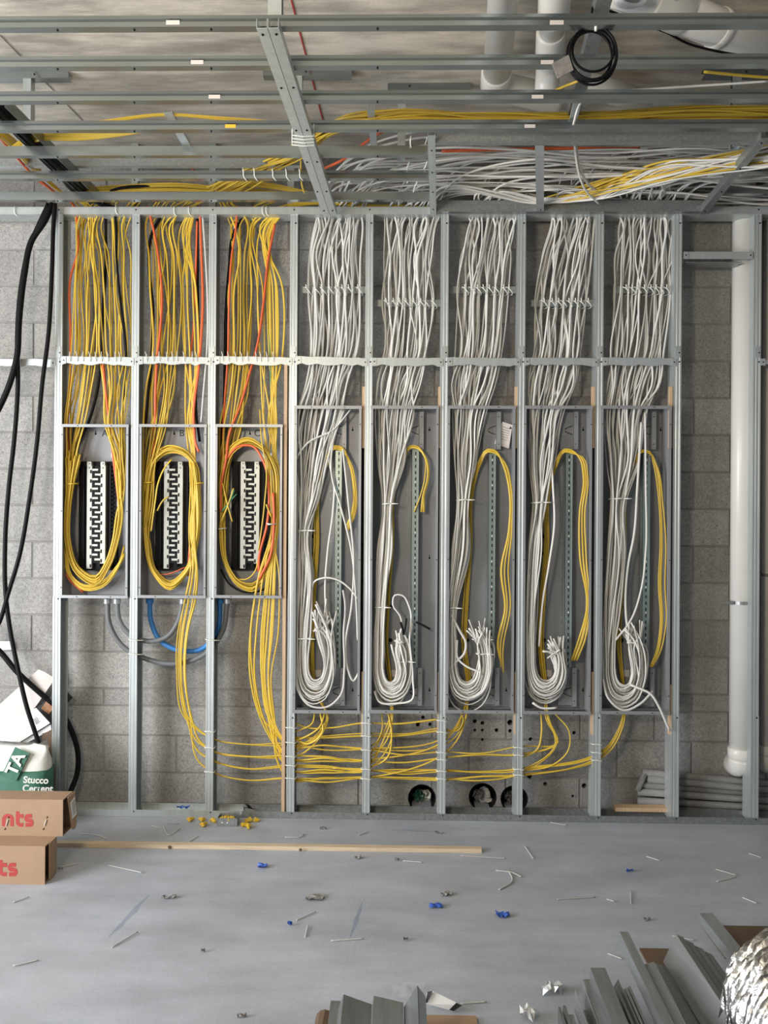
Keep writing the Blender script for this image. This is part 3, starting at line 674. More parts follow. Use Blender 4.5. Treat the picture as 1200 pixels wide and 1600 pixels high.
# post at top centre and small straps
q = PZ(428, 46, ZC); t = tag(MB().beam(cprof(0.045, 0.045), (q.x - 0.022, q.y + 0.03, ZC + 0.03), (q.x - 0.022, q.y + 0.03, ZS), (0, -1, 0)).build('steel_hanger', 'galvanized'), 'upright steel hanger above the joint of the first channel', 'hanger', 'hangers from the slab')
for a, b, wd, lab in ((PZ(579, 168, ZC + 0.115), PZ(585, 240, ZC + 0.045), 0.03, 'short sloping steel strap across the end of the yellow run'), (PZ(262, 176, ZC + 0.08), PZ(296, 236, ZC + 0.045), 0.036, 'short slanting steel strap left of centre under a single yellow cable'), (PZ(903, 160, ZC + 0.06), PZ(893, 200, ZC + 0.04), 0.03, 'white-tied steel strap across the yellow run under the coil')):
    t = tag(MB().beam([(-wd / 2, 0), (wd / 2, 0), (wd / 2, 0.016), (wd / 2 - 0.0015, 0.016), (wd / 2 - 0.0015, 0.0015), (-wd / 2 + 0.0015, 0.0015), (-wd / 2 + 0.0015, 0.016), (-wd / 2, 0.016)], a, b).build('steel_strap', 'galvanized'), lab, 'strap')
# rear header seen behind the left bundle
member('rear_header', (-2.3, 3.72, ZC + 0.10), (P(470, 220, 3.72).x, 3.72, ZC + 0.10), [(-q[0], q[1]) for q in flat_c(0.03, 0.06)], 'galvanized_spangle', 'steel header behind the channels at the upper left', 'header')
for k, px in enumerate((212, 333, 455)):
    q = P(px, 262, 4.12); tag(MB().beam(cprof(0.036, 0.03), (q.x - 0.018, 4.12, ZT + 0.03), (q.x - 0.018, 4.12, ZS), (0, -1, 0)).build('steel_hanger', 'galvanized'), 'short upright rising from the top track to the slab, %s of three on the left' % ('first', 'second', 'third')[k], 'hanger', 'hangers from the slab')

# ================================================================== CABLES
def secs(order, n, S, rr, jit=1.0, mix=0.16, clus=None):
    """n cables through sections S = [(py, x_left, x_right, Y_front, Y_back)] -> list of control point lists (px, py, Y)"""
    base = [(i + 0.5) / n for i in range(n)]; rr.shuffle(base); dp = [rr.random() for _ in range(n)]
    out = [[] for _ in range(n)]
    for (py, x0, x1, y0, y1) in S:
        key = sorted(range(n), key=lambda i: base[i] + rr.gauss(0, mix)); rk = {c: r for r, c in enumerate(key)}
        for i in range(n):
            u = (rk[i] + 0.5 + rr.uniform(-0.4, 0.4)) / n
            if clus and py in clus: u = (round(u * 7) + 0.15 * rr.uniform(-1, 1) + 0.2 * (u * 7 - round(u * 7))) / 7
            else: u += rr.gauss(0, 0.025)
            v = min(1, max(0, dp[i] + rr.gauss(0, 0.12)))
            out[i].append((x0 + (x1 - x0) * u + rr.gauss(0, jit), py + rr.gauss(0, 3), y0 + (y1 - y0) * v))
    return out
def run(name, ctrl, m, r, label, group, ell=0.62, step=0.035, sides=6):
    return cable(name, [P(*c) for c in ctrl], m, r, label, 'cable', group, ell, sides, step)
rc = random.Random(21)
RW, RY_ = 0.0058, 0.0052

# ---- white drops, bays 4..8
WB = [
  dict(n=25, top=(492, 566), s=[(400, 482, 562), (452, 482, 562), (550, 482, 558), (600, 476, 545), (640, 466, 535), (720, 462, 514), (780, 464, 497), (829, 465, 484)],
       loop=[(900, 463, 490), (985, 462, 484), (1040, 463, 482)], bot=(1093, 1062), mid=(489, 500), up=[(1030, 506, 521), (985, 494, 520)], end=(930, 975, 476, 522)),
  dict(n=25, top=(602, 684), s=[(400, 600, 676), (470, 598, 676), (550, 596, 670), (600, 588, 655), (640, 586, 645), (720, 590, 632), (787, 598, 614)],
       loop=[(860, 591, 612), (948, 587, 602), (1020, 583, 600)], bot=(1096, 1066), mid=(605, 616), up=[(1050, 622, 641), (1005, 618, 638)], end=(975, 1000, 614, 638)),
  dict(n=25, top=(730, 806), s=[(400, 718, 800), (452, 716, 796), (550, 712, 786), (600, 704, 774), (640, 704, 760), (720, 708, 746), (781, 715, 733)],
       loop=[(860, 705, 733), (950, 700, 713), (1020, 697, 714)], bot=(1098, 1066), mid=(726, 738), up=[(1050, 745, 766), (1000, 742, 764)], end=(966, 990, 728, 762)),
  dict(n=26, top=(858, 934), s=[(400, 846, 926), (474, 836, 916), (550, 830, 910), (600, 824, 900), (640, 822, 884), (720, 826, 866), (785, 833, 852)],
       loop=[(860, 824, 846), (950, 821, 838), (1020, 819, 836)], bot=(1096, 1064), mid=(846, 858), up=[(1050, 868, 884), (1020, 862, 882)], end=(985, 1012, 848, 880)),
  dict(n=27, top=(968, 1052), s=[(400, 962, 1052), (450, 960, 1048), (550, 950, 1040), (600, 944, 1028), (640, 942, 1012), (720, 950, 1000), (785, 955, 978)],
       loop=[(870, 948, 978), (960, 943, 968), (1030, 941, 962)], bot=(1106, 1068), mid=(966, 980), up=[(1050, 988, 1005), (1005, 982, 1004)], end=(960, 990, 968, 1004)),
]
ordn = ['first', 'second', 'third', 'fourth', 'fifth']
for k, W in enumerate(WB):
    S = [(346, W['top'][0], W['top'][1], 4.085, 4.13)] + [(y, a, b, 4.080, 4.135 if y < 640 else 4.15) for y, a, b in W['s']] + [(y, a, b, 4.075, 4.13) for y, a, b in W['loop']]
    cs = secs(0, W['n'], S, rc, 1.0, 0.045, (450, 452, 470, 474))
    lab = 'white cable dropping into the %s tall enclosure and looping at its foot' % ordn[k]
    for i, c in enumerate(cs):
        # ceiling run: from beyond the right edge of the view to above the bay
        xt = c[0][0]; Yr = rc.uniform(3.70, 4.13); zr = rc.uniform(3.275, 3.45)
        lead = []
        x = 1480 + rc.uniform(0, 60)
        far = P(xt, 300, Yr).x
        xw = P(x, 280, Yr).x; dz = rc.uniform(-0.02, 0.02)
        pts = []
        nseg = max(2, int((xw - far) / 0.42)); ph = rc.uniform(0, 6)
        for q in range(nseg):
            u = q / nseg; pts.append(Vector((xw + (far - xw) * u, Yr + 0.05 * math.sin(ph + 3.1 * u * 2) + rc.gauss(0, 0.022), zr + 0.02 * math.sin(ph * 2 + 7 * u) + rc.gauss(0, 0.012))))
        if k >= 1 and rc.random() < 0.5:      # joins the slanting bunch in the opening
            j, g, dY = rc.uniform(-1, 1), rc.uniform(-1, 1), rc.uniform(-0.03, 0.08)
            pts = [P(1500, 172 + 15 * j, 3.12 + dY), P(1330, 213 + 15 * j, 3.31 + dY), P(1190, 246 + 18 * j, 3.495 + dY), P(1110, 258 + 16 * (j + g) / 2, 3.58 + dY), P(1050, 268 + 16 * g, 3.65 + dY)]
            if far < P(940, 300, 3.9).x: pts += [P(940, 303 + 8 * j, 3.88)]
            if far < P(840, 315, 3.9).x: pts += [P(850, 314 + 4 * g, 4.0)]
            if far > pts[-1].x: pts = pts[:3]
            zr = 3.28
        side = 0.10 * rc.uniform(0.3, 1.2)
        pts.append(Vector((far + side, 4.06 + (Yr - 4.06) * 0.35, 3.26 + (zr - 3.26) * 0.7)))
        c0 = P(*c[0]); pts.append(Vector((c0.x + 0.03 * rc.uniform(-0.5, 1), 4.12, 3.225)))
        pts += [P(*q) for q in c]
        # foot loop
        u = (c[-1][0] - W['loop'][-1][1]) / max(1, W['loop'][-1][2] - W['loop'][-1][1])
        yb = W['bot'][0] + (W['bot'][1] - W['bot'][0]) * u; mx = rc.uniform(*W['mid']); Yl = c[-1][2]
        u = min(1, max(0, u + rc.gauss(0, 0.14))); xR = W['up'][0][2] + (W['up'][0][1] - W['up'][0][2]) * u + rc.gauss(0, 1.2)
        xL = c[-1][0]
        if rc.random() < 0.14 and u < 0.6: yb += rc.uniform(2, 9)
        cx = (xL + xR) / 2 + rc.uniform(-3, 3); rad = (xR - xL) / 2
        pts.append(P(xL + rad * 0.12 - 1, yb - rad * 0.95 - 4, Yl)); pts.append(P(xL + rad * 0.42, yb - rad * 0.28, Yl - 0.004)); pts.append(P(cx, yb, Yl - 0.006)); pts.append(P(xR - rad * 0.36, yb - rad * 0.30, Yl - 0.008)); pts.append(P(xR - 1, yb - rad * 0.98, Yl - 0.012))
        ye = rc.uniform(W['end'][0], W['end'][1])
        xm = W['up'][1][1] + (W['up'][1][2] - W['up'][1][1]) * (1 - u) + rc.gauss(0, 1)
        if ye < W['up'][1][0] - 8: pts.append(P(xm, W['up'][1][0], Yl - 0.012))
        pts.append(P(xm + rc.uniform(-0.8, 0.4) * (W['end'][3] - W['end'][2]) * 0.6, ye + rc.uniform(-4, 22), Yl - 0.012 - rc.uniform(0, 0.02)))
        cable('white_cable', pts, 'cable_white', RW * rc.uniform(0.92, 1.05), lab, 'cable', 'white cables of the %s tall enclosure' % ordn[k], 0.62, 6, 0.036)
# loose single white cables
LW = [
  ([(548, 640, 4.09), (520, 672, 4.085), (480, 693, 4.08), (463, 718, 4.08), (466, 760, 4.09), (470, 830, 4.1)], 'white cable slanting across the top of the first tall enclosure'),
  ([(538, 640, 4.1), (521, 690, 4.09), (518, 740, 4.085), (532, 790, 4.08), (549, 860, 4.08), (556, 930, 4.085), (559, 1000, 4.09)], 'loose white cable curving right past the rail, first tall enclosure'),
  ([(533, 640, 4.11), (514, 715, 4.1), (522, 760, 4.09), (520, 800, 4.1), (512, 860, 4.1), (508, 930, 4.1), (512, 975, 4.1)], 'loose white cable hanging left of the rail, first tall enclosure'),
  ([(536, 702, 4.09), (545, 790, 4.08), (553, 880, 4.08), (549, 950, 4.085), (540, 1010, 4.085), (545, 1050, 4.085), (552, 1064, 4.085), (561, 1050, 4.09)], 'loose white cable ending in a small hook, first tall enclosure'),
  ([(461, 1040, 4.075), (466, 1080, 4.07), (485, 1103, 4.07), (510, 1105, 4.07), (533, 1085, 4.07), (538, 1050, 4.075), (537, 990, 4.08), (539, 940, 4.08), (536, 922, 4.08)], 'white cable making the widest loop, first tall enclosure'),
  ([(488, 918, 4.09), (490, 910, 4.085), (505, 903, 4.08), (525, 905, 4.08), (545, 918, 4.08), (559, 935, 4.085)], 'thin white cable arching over the rail, first tall enclosure'),
  ([(585, 1080, 4.08), (592, 1096, 4.075), (620, 1099, 4.075), (643, 1094, 4.075), (645, 1060, 4.08), (640, 1000, 4.08), (640, 950, 4.08), (628, 930, 4.075), (617, 930, 4.075), (614, 945, 4.075), (625, 962, 4.075), (630, 985, 4.08)], 'white cable bent in a high open bow, second tall enclosure'),
  ([(860, 700, 4.09), (864, 760, 4.085), (866, 820, 4.085), (858, 880, 4.09), (848, 940, 4.1), (842, 1010, 4.1)], 'loose white cable drifting right of the bundle, fourth tall enclosure'),
  ([(832, 1098, 4.07), (845, 1106, 4.07), (860, 1107, 4.07), (870, 1106, 4.07)], 'white cable end lying flat at the foot, fourth tall enclosure'),
  ([(1008, 645, 4.09), (1009, 760, 4.08), (1009, 860, 4.08), (1002, 920, 4.08), (985, 970, 4.085), (962, 1000, 4.09)], 'long straight white cable along the rail, fifth tall enclosure'),
  ([(1002, 660, 4.1), (996, 760, 4.09), (990, 840, 4.09), (982, 880, 4.1), (978, 960, 4.1), (985, 1010, 4.1)], 'loose white cable left of the rail, fifth tall enclosure'),
  ([(942, 1060, 4.07), (950, 1090, 4.06), (975, 1110, 4.055), (1000, 1100, 4.05), (1020, 1080, 4.05)], 'white cable in the lowest loop, fifth tall enclosure'),
  ([(985, 1070, 4.07), (1000, 1076, 4.05), (1015, 1083, 4.035), (1030, 1105, 4.03), (1042, 1132, 4.035), (1047, 1142, 4.04)], 'thick white cable reaching out of the fifth tall enclosure to the stud'),
  ([(705, 960, 4.09), (718, 985, 4.08), (728, 1005, 4.08), (726, 1020, 4.08), (712, 1035, 4.09), (700, 1050, 4.09)], 'white cable bulging right below the tie, third tall enclosure'),
  ([(714, 1000, 4.09), (716, 1030, 4.085), (730, 1042, 4.08), (748, 1050, 4.075), (754, 1054, 4.075)], 'white cable crossing to the loop ends, third tall enclosure'),
  ([(898, 228, 3.5), (902, 260, 3.6), (912, 292, 3.75), (935, 318, 3.95)], 'single white cable end dangling in the ceiling opening'),
  ([(900, 226, 3.5), (906, 262, 3.62), (918, 286, 3.75), (938, 302, 3.9)], 'second white cable end dangling beside the first in the opening'),
  ([(1200, 127, 2.95), (1080, 135, 2.97), (960, 143, 3.0), (915, 146, 3.0)], 'single pale cable strung level under the slab at upper right'),
  ([(925, 140, 3.0), (905, 165, 3.05), (896, 195, 3.1)], 'white cable ends tied to the strap under the coil'),
  ([(317, 340, 4.1), (321, 400, 4.09), (324, 460, 4.09), (323, 550, 4.1), (318, 610, 4.1), (314, 660, 4.1)], 'only white cable among the yellow ones in the second bay'),
]
for c, lab in LW: cable('white_cable', [P(*q) for q in c], 'cable_white', 0.0064, lab, 'cable', None, 0.7, 6, 0.02)
# coil of ends in the second tall enclosure (black taped)
q = P(630, 985, 4.06)

for c, r_, lab in (([(626, 972, 4.062), (629, 982, 4.06), (631, 992, 4.06)], 0.006, 'short black taped end in the knot of the second tall enclosure'), ([(635, 966, 4.058), (634, 976, 4.056), (632, 988, 4.056)], 0.005, 'second short black taped end in the knot of the second tall enclosure'), ([(650, 972, 4.1), (661, 977, 4.09), (672, 983, 4.085)], 0.0055, 'short black stub right of the rail in the second tall enclosure')):
    cable('black_cable', [P(*q) for q in c], 'cable_black', r_, lab, 'cable', None, 1.0, 8, 0.01)
for c, lab in (([(642, 212, 3.35), (641, 222, 3.36), (643, 233, 3.4)], 'white strap end hanging left of the opening, upper'), ([(668, 214, 3.36), (664, 226, 3.4), (655, 232, 3.45)], 'white strap end curling against the side rail of the opening'), ([(640, 252, 3.58), (637, 260, 3.6), (639, 270, 3.66)], 'white strap end hanging left of the opening, middle'), ([(668, 252, 3.58), (664, 262, 3.62), (659, 268, 3.66)], 'white strap end slanting to the side rail, middle'), ([(640, 268, 3.66), (640, 278, 3.7), (636, 286, 3.75)], 'thin white strap end hanging left of the opening, lower'), ([(652, 284, 3.74), (648, 292, 3.8), (646, 300, 3.84)], 'white strap end hanging left of the opening, lowest')):
    cable('cable_tie', [P(*q) for q in c], 'tie_white', 0.0045, lab, 'cable tie', 'ties on the ceiling channels', 0.5, 6, 0.01)
# ---- yellow drops
def ycab(ctrl, lab, grp, m='cable_yellow', r=RY_, ell=0.7, step=0.035):
    return cable({'cable_yellow': 'yellow_cable', 'cable_orange': 'orange_cable', 'cable_black': 'black_cable', 'cable_green': 'green_cable', 'cable_white': 'white_cable'}[m], [P(*c) for c in ctrl], m, r, lab, 'cable', grp, ell, 6, step)
def over_left(x):     # arrives from the far left bundle
    j = rc.uniform(-1, 1); return [(-200, 62 + 10 * j, 2.85), (-60, 170 + 10 * j, 3.25), (0, 208 + 9 * j, 3.45 + 0.02 * j), (55, 262 + 8 * j, 3.78), (95 + 8 * j, 300 + 5 * j, 4.0), (x - 2, 326, 4.1)]
def over_right(x):    # long run under the slab, then diagonally back to the wall
    j = rc.uniform(-1, 1); g = rc.uniform(-1, 1); dY = rc.uniform(-0.05, 0.06)
    def w(): return 0.6 * j + 0.6 * rc.uniform(-1, 1)
    return [(1480, 178 + 12 * w(), 3.26 + dY), (1290, 178 + 12 * w(), 3.26 + dY), (1100, 176 + 13 * w(), 3.26 + dY), (930, 183 + 10 * w(), 3.27 + dY), (760, 184 + 12 * w(), 3.27 + dY), (620, 181 + 12 * w(), 3.28 + dY), (530, 195 + 12 * w(), 3.36 + dY), (470 + 12 * g, 232 + 12 * w(), 3.56), (405 + 24 * g, 268 + 8 * w(), 3.80), (350 + 28 * g, 298 + 7 * w(), 3.98), (min(x + 30, 330) * 0.5 + x * 0.5, 318 + 3 * j, 4.09)]
def over_sweep(x):    # low along the wall head, then out through the opening on the right
    j = rc.uniform(-1, 1); g = rc.uniform(-1, 1); dY = rc.uniform(-0.02, 0.10)
    return [(a, b, c + (dY if a > 880 else 0)) for a, b, c in [(1500, 170 + 14 * j, 3.12), (1330, 212 + 14 * j, 3.31), (1190, 244 + 16 * j, 3.49), (1110, 256 + 15 * (j + g) / 2, 3.57), (1040, 266 + 15 * g, 3.65), (960, 286 + 14 * (j + g) / 2, 3.79), (900, 303 + 10 * j, 3.93), (840, 316 + 4 * j, 4.03), (740, 322 + 2 * g, 4.09), (600, 323 + 2 * j, 4.1), (x + 30, 325 + 2 * g, 4.1)]]
ORD3 = ['first', 'second', 'third']
def bayset(n, S, tops, lab, grp, tail):
    cs = secs(0, n, S, rc, 1.5, 0.06)
    for i, c in enumerate(cs):
        x = c[0][0]; tp = tops[i % len(tops)](x); ycab(tp + c + tail(c, i, n), lab, grp)
gA = 'yellow cables of the %s breaker panel'
# panel A
def tailA_R(c, i, n):
    u = (i + 0.5) / n; Yl = 4.085 + 0.04 * rc.random()
    return [(188 - 10 * u + 4, 800, Yl), (184 - 10 * u, 850, Yl), (172 - 8 * u, 885 - 6 * u, Yl), (150, 915 - 16 * u, Yl - 0.005), (120 + 4 * u, 898 - 12 * u, Yl), (102 + 9 * u, 850, Yl), (101 + 9 * u, 800, Yl - 0.005), (104 + 12 * u, 756, Yl - 0.01), (100 + 28 * u + rc.uniform(-2, 2), 712 + rc.uniform(-8, 8), Yl - 0.012)]
bayset(13, [(346, 138, 207, 4.09, 4.14), (400, 145, 206, 4.085, 4.14), (450, 150, 204, 4.085, 4.14), (552, 156, 207, 4.09, 4.14), (610, 160, 204, 4.09, 4.14), (665, 163, 196, 4.09, 4.14), (710, 178, 196, 4.085, 4.13), (755, 183, 195, 4.085, 4.13)], [over_right, over_left, over_right], 'yellow cable looping through the leftmost breaker panel, entering at right', gA % 'first', tailA_R)
def tailA_L(c, i, n):
    u = (i + 0.5) / n; Yl = 4.10 + 0.04 * rc.random()
    return [(99 + 7 * u, 800, Yl), (99 + 7 * u, 860, Yl), (108 + 5 * u, 900, Yl), (132, 922 - 8 * u, Yl), (160, 918 - 10 * u, Yl), (182, 893 - 8 * u, Yl), (194, 860 + rc.uniform(-12, 18), Yl)]
bayset(12, [(346, 118, 150, 4.09, 4.14), (400, 116, 150, 4.085, 4.14), (450, 113, 152, 4.085, 4.14), (552, 112, 152, 4.09, 4.14), (610, 106, 142, 4.09, 4.14), (665, 99, 132, 4.09, 4.15), (700, 104, 120, 4.09, 4.15), (750, 101, 112, 4.09, 4.15)], [over_left, over_right], 'yellow cable looping through the leftmost breaker panel, entering at left', gA % 'first', tailA_L)
# panel B
def tailB_L(c, i, n):
    u = (i + 0.5) / n; Yl = 4.08 + 0.05 * rc.random()
    r = [(226 + 9 * u, 850, Yl), (238 + 5 * u, 895 - 6 * u, Yl), (266, 922 - 14 * u, Yl), (292 - 3 * u, 898 - 8 * u, Yl), (311 - 9 * u, 840, Yl), (313 - 10 * u, 770, Yl), (306 - 8 * u, 722, Yl - 0.006)]
    if i % 3 != 2: r += [(288 - 4 * u, 702 + 9 * u, Yl - 0.01), (262, 696 + 14 * u, Yl - 0.01), (240 + 4 * u, 712 + 12 * u, Yl - 0.008), (228 + 8 * u, 752, Yl - 0.006), (223 + 9 * u, 795, Yl), (220 + 10 * u, 815 + rc.uniform(-12, 16), Yl)]
    return r
bayset(12, [(346, 228, 276, 4.09, 4.14), (400, 230, 284, 4.085, 4.14), (450, 232, 282, 4.085, 4.14), (552, 232, 280, 4.09, 4.14), (610, 228, 272, 4.09, 4.14), (665, 221, 262, 4.09, 4.15), (720, 222, 245, 4.09, 4.14), (780, 222, 240, 4.085, 4.14)], [over_right, over_sweep], 'yellow cable coiled round the bus of the middle breaker panel', gA % 'second', tailB_L)
# panel C, coiled
def tailC_L(c, i, n):
    u = (i + 0.5) / n; Yl = 4.08 + 0.05 * rc.random()
    return [(343 + 9 * u, 830, Yl), (352 + 6 * u, 885, Yl), (372 + 4 * u, 916 - 8 * u, Yl), (394, 925 - 14 * u, Yl), (416 - 4 * u, 902 - 8 * u, Yl), (432 - 7 * u, 850, Yl), (436 - 8 * u, 780, Yl), (431 - 8 * u, 728, Yl - 0.006), (412 - 4 * u, 698 + 4 * u, Yl - 0.01), (388, 683 + 12 * u, Yl - 0.01), (360 + 4 * u, 697 + 12 * u, Yl - 0.008), (346 + 8 * u, 735, Yl - 0.006), (342 + 8 * u, 775 + rc.uniform(-10, 30), Yl)]
bayset(10, [(346, 357, 402, 4.09, 4.14), (400, 362, 398, 4.085, 4.14), (450, 358, 396, 4.085, 4.14), (552, 358, 392, 4.09, 4.14), (610, 350, 386, 4.09, 4.14), (665, 345, 380, 4.09, 4.15), (730, 342, 358, 4.09, 4.14), (780, 341, 354, 4.085, 4.14)], [over_right, over_sweep, over_right], 'yellow cable coiled round the bus of the third breaker panel', gA % 'third', tailC_L)

# ---- feeders: bay 2 / 3 right -> panel -> out of the bottom -> along the studs -> up into a tall enclosure
ROWS = {0: {448: 1163, 570: 1172, 690: 1176, 812: 1168, 930: 1164}, 1: {448: 1182, 570: 1188, 690: 1186, 812: 1180, 930: 1176}, 2: {448: 1197, 570: 1203, 690: 1204, 812: 1201, 930: 1186}, 3: {448: 1215, 570: 1216, 690: 1217, 812: 1210, 930: 1190}}
FEED = [(0, [(500, 1150), (508, 1118)]), (1, [(606, 1150), (611, 1118)]), (2, [(718, 1130), (722, 1116)]), (3, [(868, 1160), (855, 1118)]), (4, [(958, 1160), (970, 1118)])]
def up_into(k, i):
    """path inside tall enclosure k: up behind the white bundle, over the rail top, down the right side"""
    j = rc.uniform(-1, 1); rx = RAILX[k][0]; ry = RAILX[k][1]
    A = [(rx - 36 + 3 * j, 1080, 4.165), (rx - 43 + 5 * j, 1010, 4.165), (rx - 40 + 5 * j, 930, 4.165), (rx - 34 + 4 * j, 850, 4.165), (rx - 32 + 4 * j, 770, 4.16), (rx - 18 + 2 * j, 722 + 3 * j, 4.14), (rx - 6, ry - 1 + 3 * j, 4.11), (rx + 6, ry + 1 + 3 * j, 4.11)]
    E = {0: [(545 + 3 * j, 722, 4.10), (553 + 3 * j, 765, 4.10), (552 + 4 * j, 800, 4.11), (541 + 3 * j, 826 + 4 * j, 4.12)],
         1: [(664 + 4 * j, 714, 4.10), (668 + 8 * j, 745, 4.10), (661 + 8 * j, 775, 4.11), (660 + 16 * j, 800, 4.12)],
         2: [(786 + 2 * j, 722, 4.10), (797 + 2 * j, 765, 4.10), (797 + 3 * j, 830, 4.10), (788 + 8 * j, 890, 4.11), (793 + 6 * j, 950, 4.11), (782 + 6 * j, 1010, 4.11), (784 + 3 * j, 1040 + 15 * j, 4.12)],
         3: [(908 + 3 * j, 714, 4.10), (916 + 3 * j, 745, 4.10), (910 + 5 * j, 800, 4.10), (912 + 5 * j, 870, 4.10), (919 + 2 * j, 950, 4.10), (910 + 5 * j, 1000, 4.11), (898 + 4 * j, 1032, 4.12)],
         4: [(1022 + 2 * j, 722, 4.10), (1032 + 4 * j, 790, 4.10), (1034 + 8 * j, 850, 4.10), (1032 + 9 * j, 910, 4.10), (1034 + 7 * j, 980, 4.10), (1026 + 4 * j, 1024, 4.11), (1017 + 2 * j, 1042, 4.12)]}[k]
    j2 = rc.uniform(-1, 1); lim = {0: 558, 1: 680, 2: 801, 3: 921, 4: 1044}[k]
    E = [(min(lim, x + 3.5 * j2 * rc.uniform(0.3, 1)), y, Y) for x, y, Y in E]
    return A + E
def feeder(src, row, k, i, lab, grp):
    j = rc.uniform(-1, 1); g = rc.uniform(-1, 1)
    f = 0.75 * j + 0.25 * g
    if src == 2:
        top = over_sweep(300); top[-1] = (306, 322, 4.1)
        S = [(300 + 14 * g, 346, 4.11), (300 + 18 * j, 450, 4.10), (304 + 18 * j, 552, 4.11), (303 + 13 * g, 665, 4.12), (304 + 8 * j, 740, 4.11), (304 + 9 * g, 830, 4.09), (305 + 10 * j, 900, 4.085), (300 + 14 * j, 940, 4.09), (291 + 15 * f, 985, 4.1), (287 + 13 * f, 1050, 4.1), (297 + 11 * f, 1120, 4.1), (313 + 5 * f, ROWS[row][448] - 22, 4.1), (330, ROWS[row][448] - 10, 4.1), (385, ROWS[row][448] + (4 if row > 1 else 0), 4.1)]
    else:
        top = over_sweep(420)
        S = [(420 + 22 * g, 346, 4.11), (422 + 20 * j, 450, 4.10), (424 + 18 * j, 552, 4.11), (425 + 14 * g, 665, 4.12), (428 + 9 * j, 740, 4.11), (430 + 7 * g, 830, 4.1), (420 + 17 * j, 905, 4.085), (417 + 20 * j, 940, 4.09), (413 + 22 * j, 990, 4.1), (411 + 20 * f, 1060, 4.1), (420 + 14 * f, 1120, 4.1), (437 + 4 * f, ROWS[row][448] - 14, 4.1)]
    rw = [(x, y + 2.2 * rc.uniform(-1, 1), 4.1 + 0.006 * rc.uniform(-1, 1)) for x, y in ROWS[row].items() if x < FEED[k][1][0][0] - 30]
    wob = []
    for q, pnt in enumerate(rw):
        wob.append(pnt)
        if q + 1 < len(rw): wob.append(((pnt[0] + rw[q + 1][0]) / 2, (pnt[1] + rw[q + 1][1]) / 2 + 5 * rc.uniform(-1, 1) + 2, 4.1 + 0.02 * rc.uniform(-1, 1)))
    (ax, ay), (bx, by) = FEED[k][1]
    ax += 7 * j; bx += 6 * g
    ctrl = top + S + wob + [(ax, max(ay, 1140) + 6 * g, 4.1), (bx + 3, by + 6, 4.11)] + up_into(k, i)
    ycab(ctrl, lab, grp)
fl_ = 'yellow cable leaving a breaker panel and rising into the %s tall enclosure'
i = 0
for k, lst in enumerate([[(2, 0), (3, 0), (3, 0), (2, 1), (3, 1)], [(2, 1), (3, 1), (3, 2), (2, 2)], [(3, 3), (2, 0), (3, 0), (3, 1)], [(2, 1), (3, 2), (2, 3), (3, 0)], [(2, 3), (3, 3), (3, 2), (2, 2)]]):
    for src, row in lst:
        feeder(src, row, k, i, fl_ % ordn[k], 'yellow feeders to the %s tall enclosure' % ordn[k]); i += 1
# bows right under the first tall enclosures
bows = [([(508, 1112, 4.12), (500, 1135, 4.08), (480, 1150, 4.08), (458, 1158, 4.09), (452, 1160, 4.1)], 'first'), ([(492, 1112, 4.12), (488, 1130, 4.09), (470, 1140, 4.09), (454, 1146, 4.1)], 'first'), ([(500, 1112, 4.12), (503, 1145, 4.07), (482, 1162, 4.08), (454, 1150, 4.1)], 'first'),
        ([(454, 1128, 4.1), (480, 1137, 4.1), (520, 1137, 4.1), (564, 1130, 4.1), (620, 1131, 4.1), (684, 1124, 4.1)], 'second'), ([(454, 1152, 4.1), (500, 1153, 4.1), (564, 1150, 4.1), (620, 1150, 4.1), (684, 1142, 4.1), (715, 1138, 4.1), (722, 1118, 4.12)], 'third'), ([(454, 1156, 4.1), (510, 1150, 4.1), (568, 1146, 4.1), (640, 1146, 4.1), (690, 1138, 4.1), (716, 1141, 4.09), (724, 1125, 4.1), (719, 1112, 4.12)], 'third'),
        ([(606, 1112, 4.12), (612, 1150, 4.08), (604, 1185, 4.09), (580, 1198, 4.1), (520, 1200, 4.1)], 'second'), ([(596, 1112, 4.12), (597, 1140, 4.09), (588, 1160, 4.09), (576, 1168, 4.1)], 'second'),
        ([(845, 1112, 4.12), (846, 1145, 4.09), (840, 1170, 4.09), (822, 1181, 4.1), (812, 1183, 4.1)], 'fourth'), ([(866, 1114, 4.12), (889, 1142, 4.08), (888, 1172, 4.08), (862, 1196, 4.09), (820, 1204, 4.1)], 'fourth')]
for c, kk in bows: ycab(c, 'yellow cable bending below the foot of the %s tall enclosure' % kk, 'yellow bows below the %s tall enclosure' % kk, step=0.02)
# single yellow strands on the ceiling
YL = [([(60, 198, 3.3), (150, 190, 3.22), (258, 178, 3.2), (340, 183, 3.2), (430, 190, 3.22), (500, 195, 3.25)], 'single yellow cable sagging across the upper left ceiling frame'),
      ([(66, 200, 3.3), (160, 192, 3.22), (258, 180, 3.2), (350, 187, 3.2), (440, 194, 3.22), (510, 200, 3.25)], 'second yellow cable sagging beside the first at upper left'),
      ([(835, 158, 3.1), (870, 140, 3.02), (905, 126, 2.95)], 'short yellow cable rising to the coil at upper right'),
      ([(1100, 112, 2.9), (1150, 117, 2.92), (1240, 124, 2.95)], 'yellow cable crossing level at the upper right edge'),
      ([(470, 248, 3.6), (472, 290, 3.72), (476, 302, 3.78)], 'short yellow end hanging beside the doubled runner')]
for c, lab in YL: ycab(c, lab, None, step=0.02)
for i in range(7):
    j = i - 3; ycab([(20, 236 + j * 2.5, 3.52), (60, 213 + j * 2.2, 3.4), (120, 214 + j * 1.6, 3.42), (190, 208 + j * 1.2, 3.4), (260, 196 + j, 3.36)], 'yellow cable in the flat bunch behind the fourth channel, far left', 'flat yellow bunch at the far left')
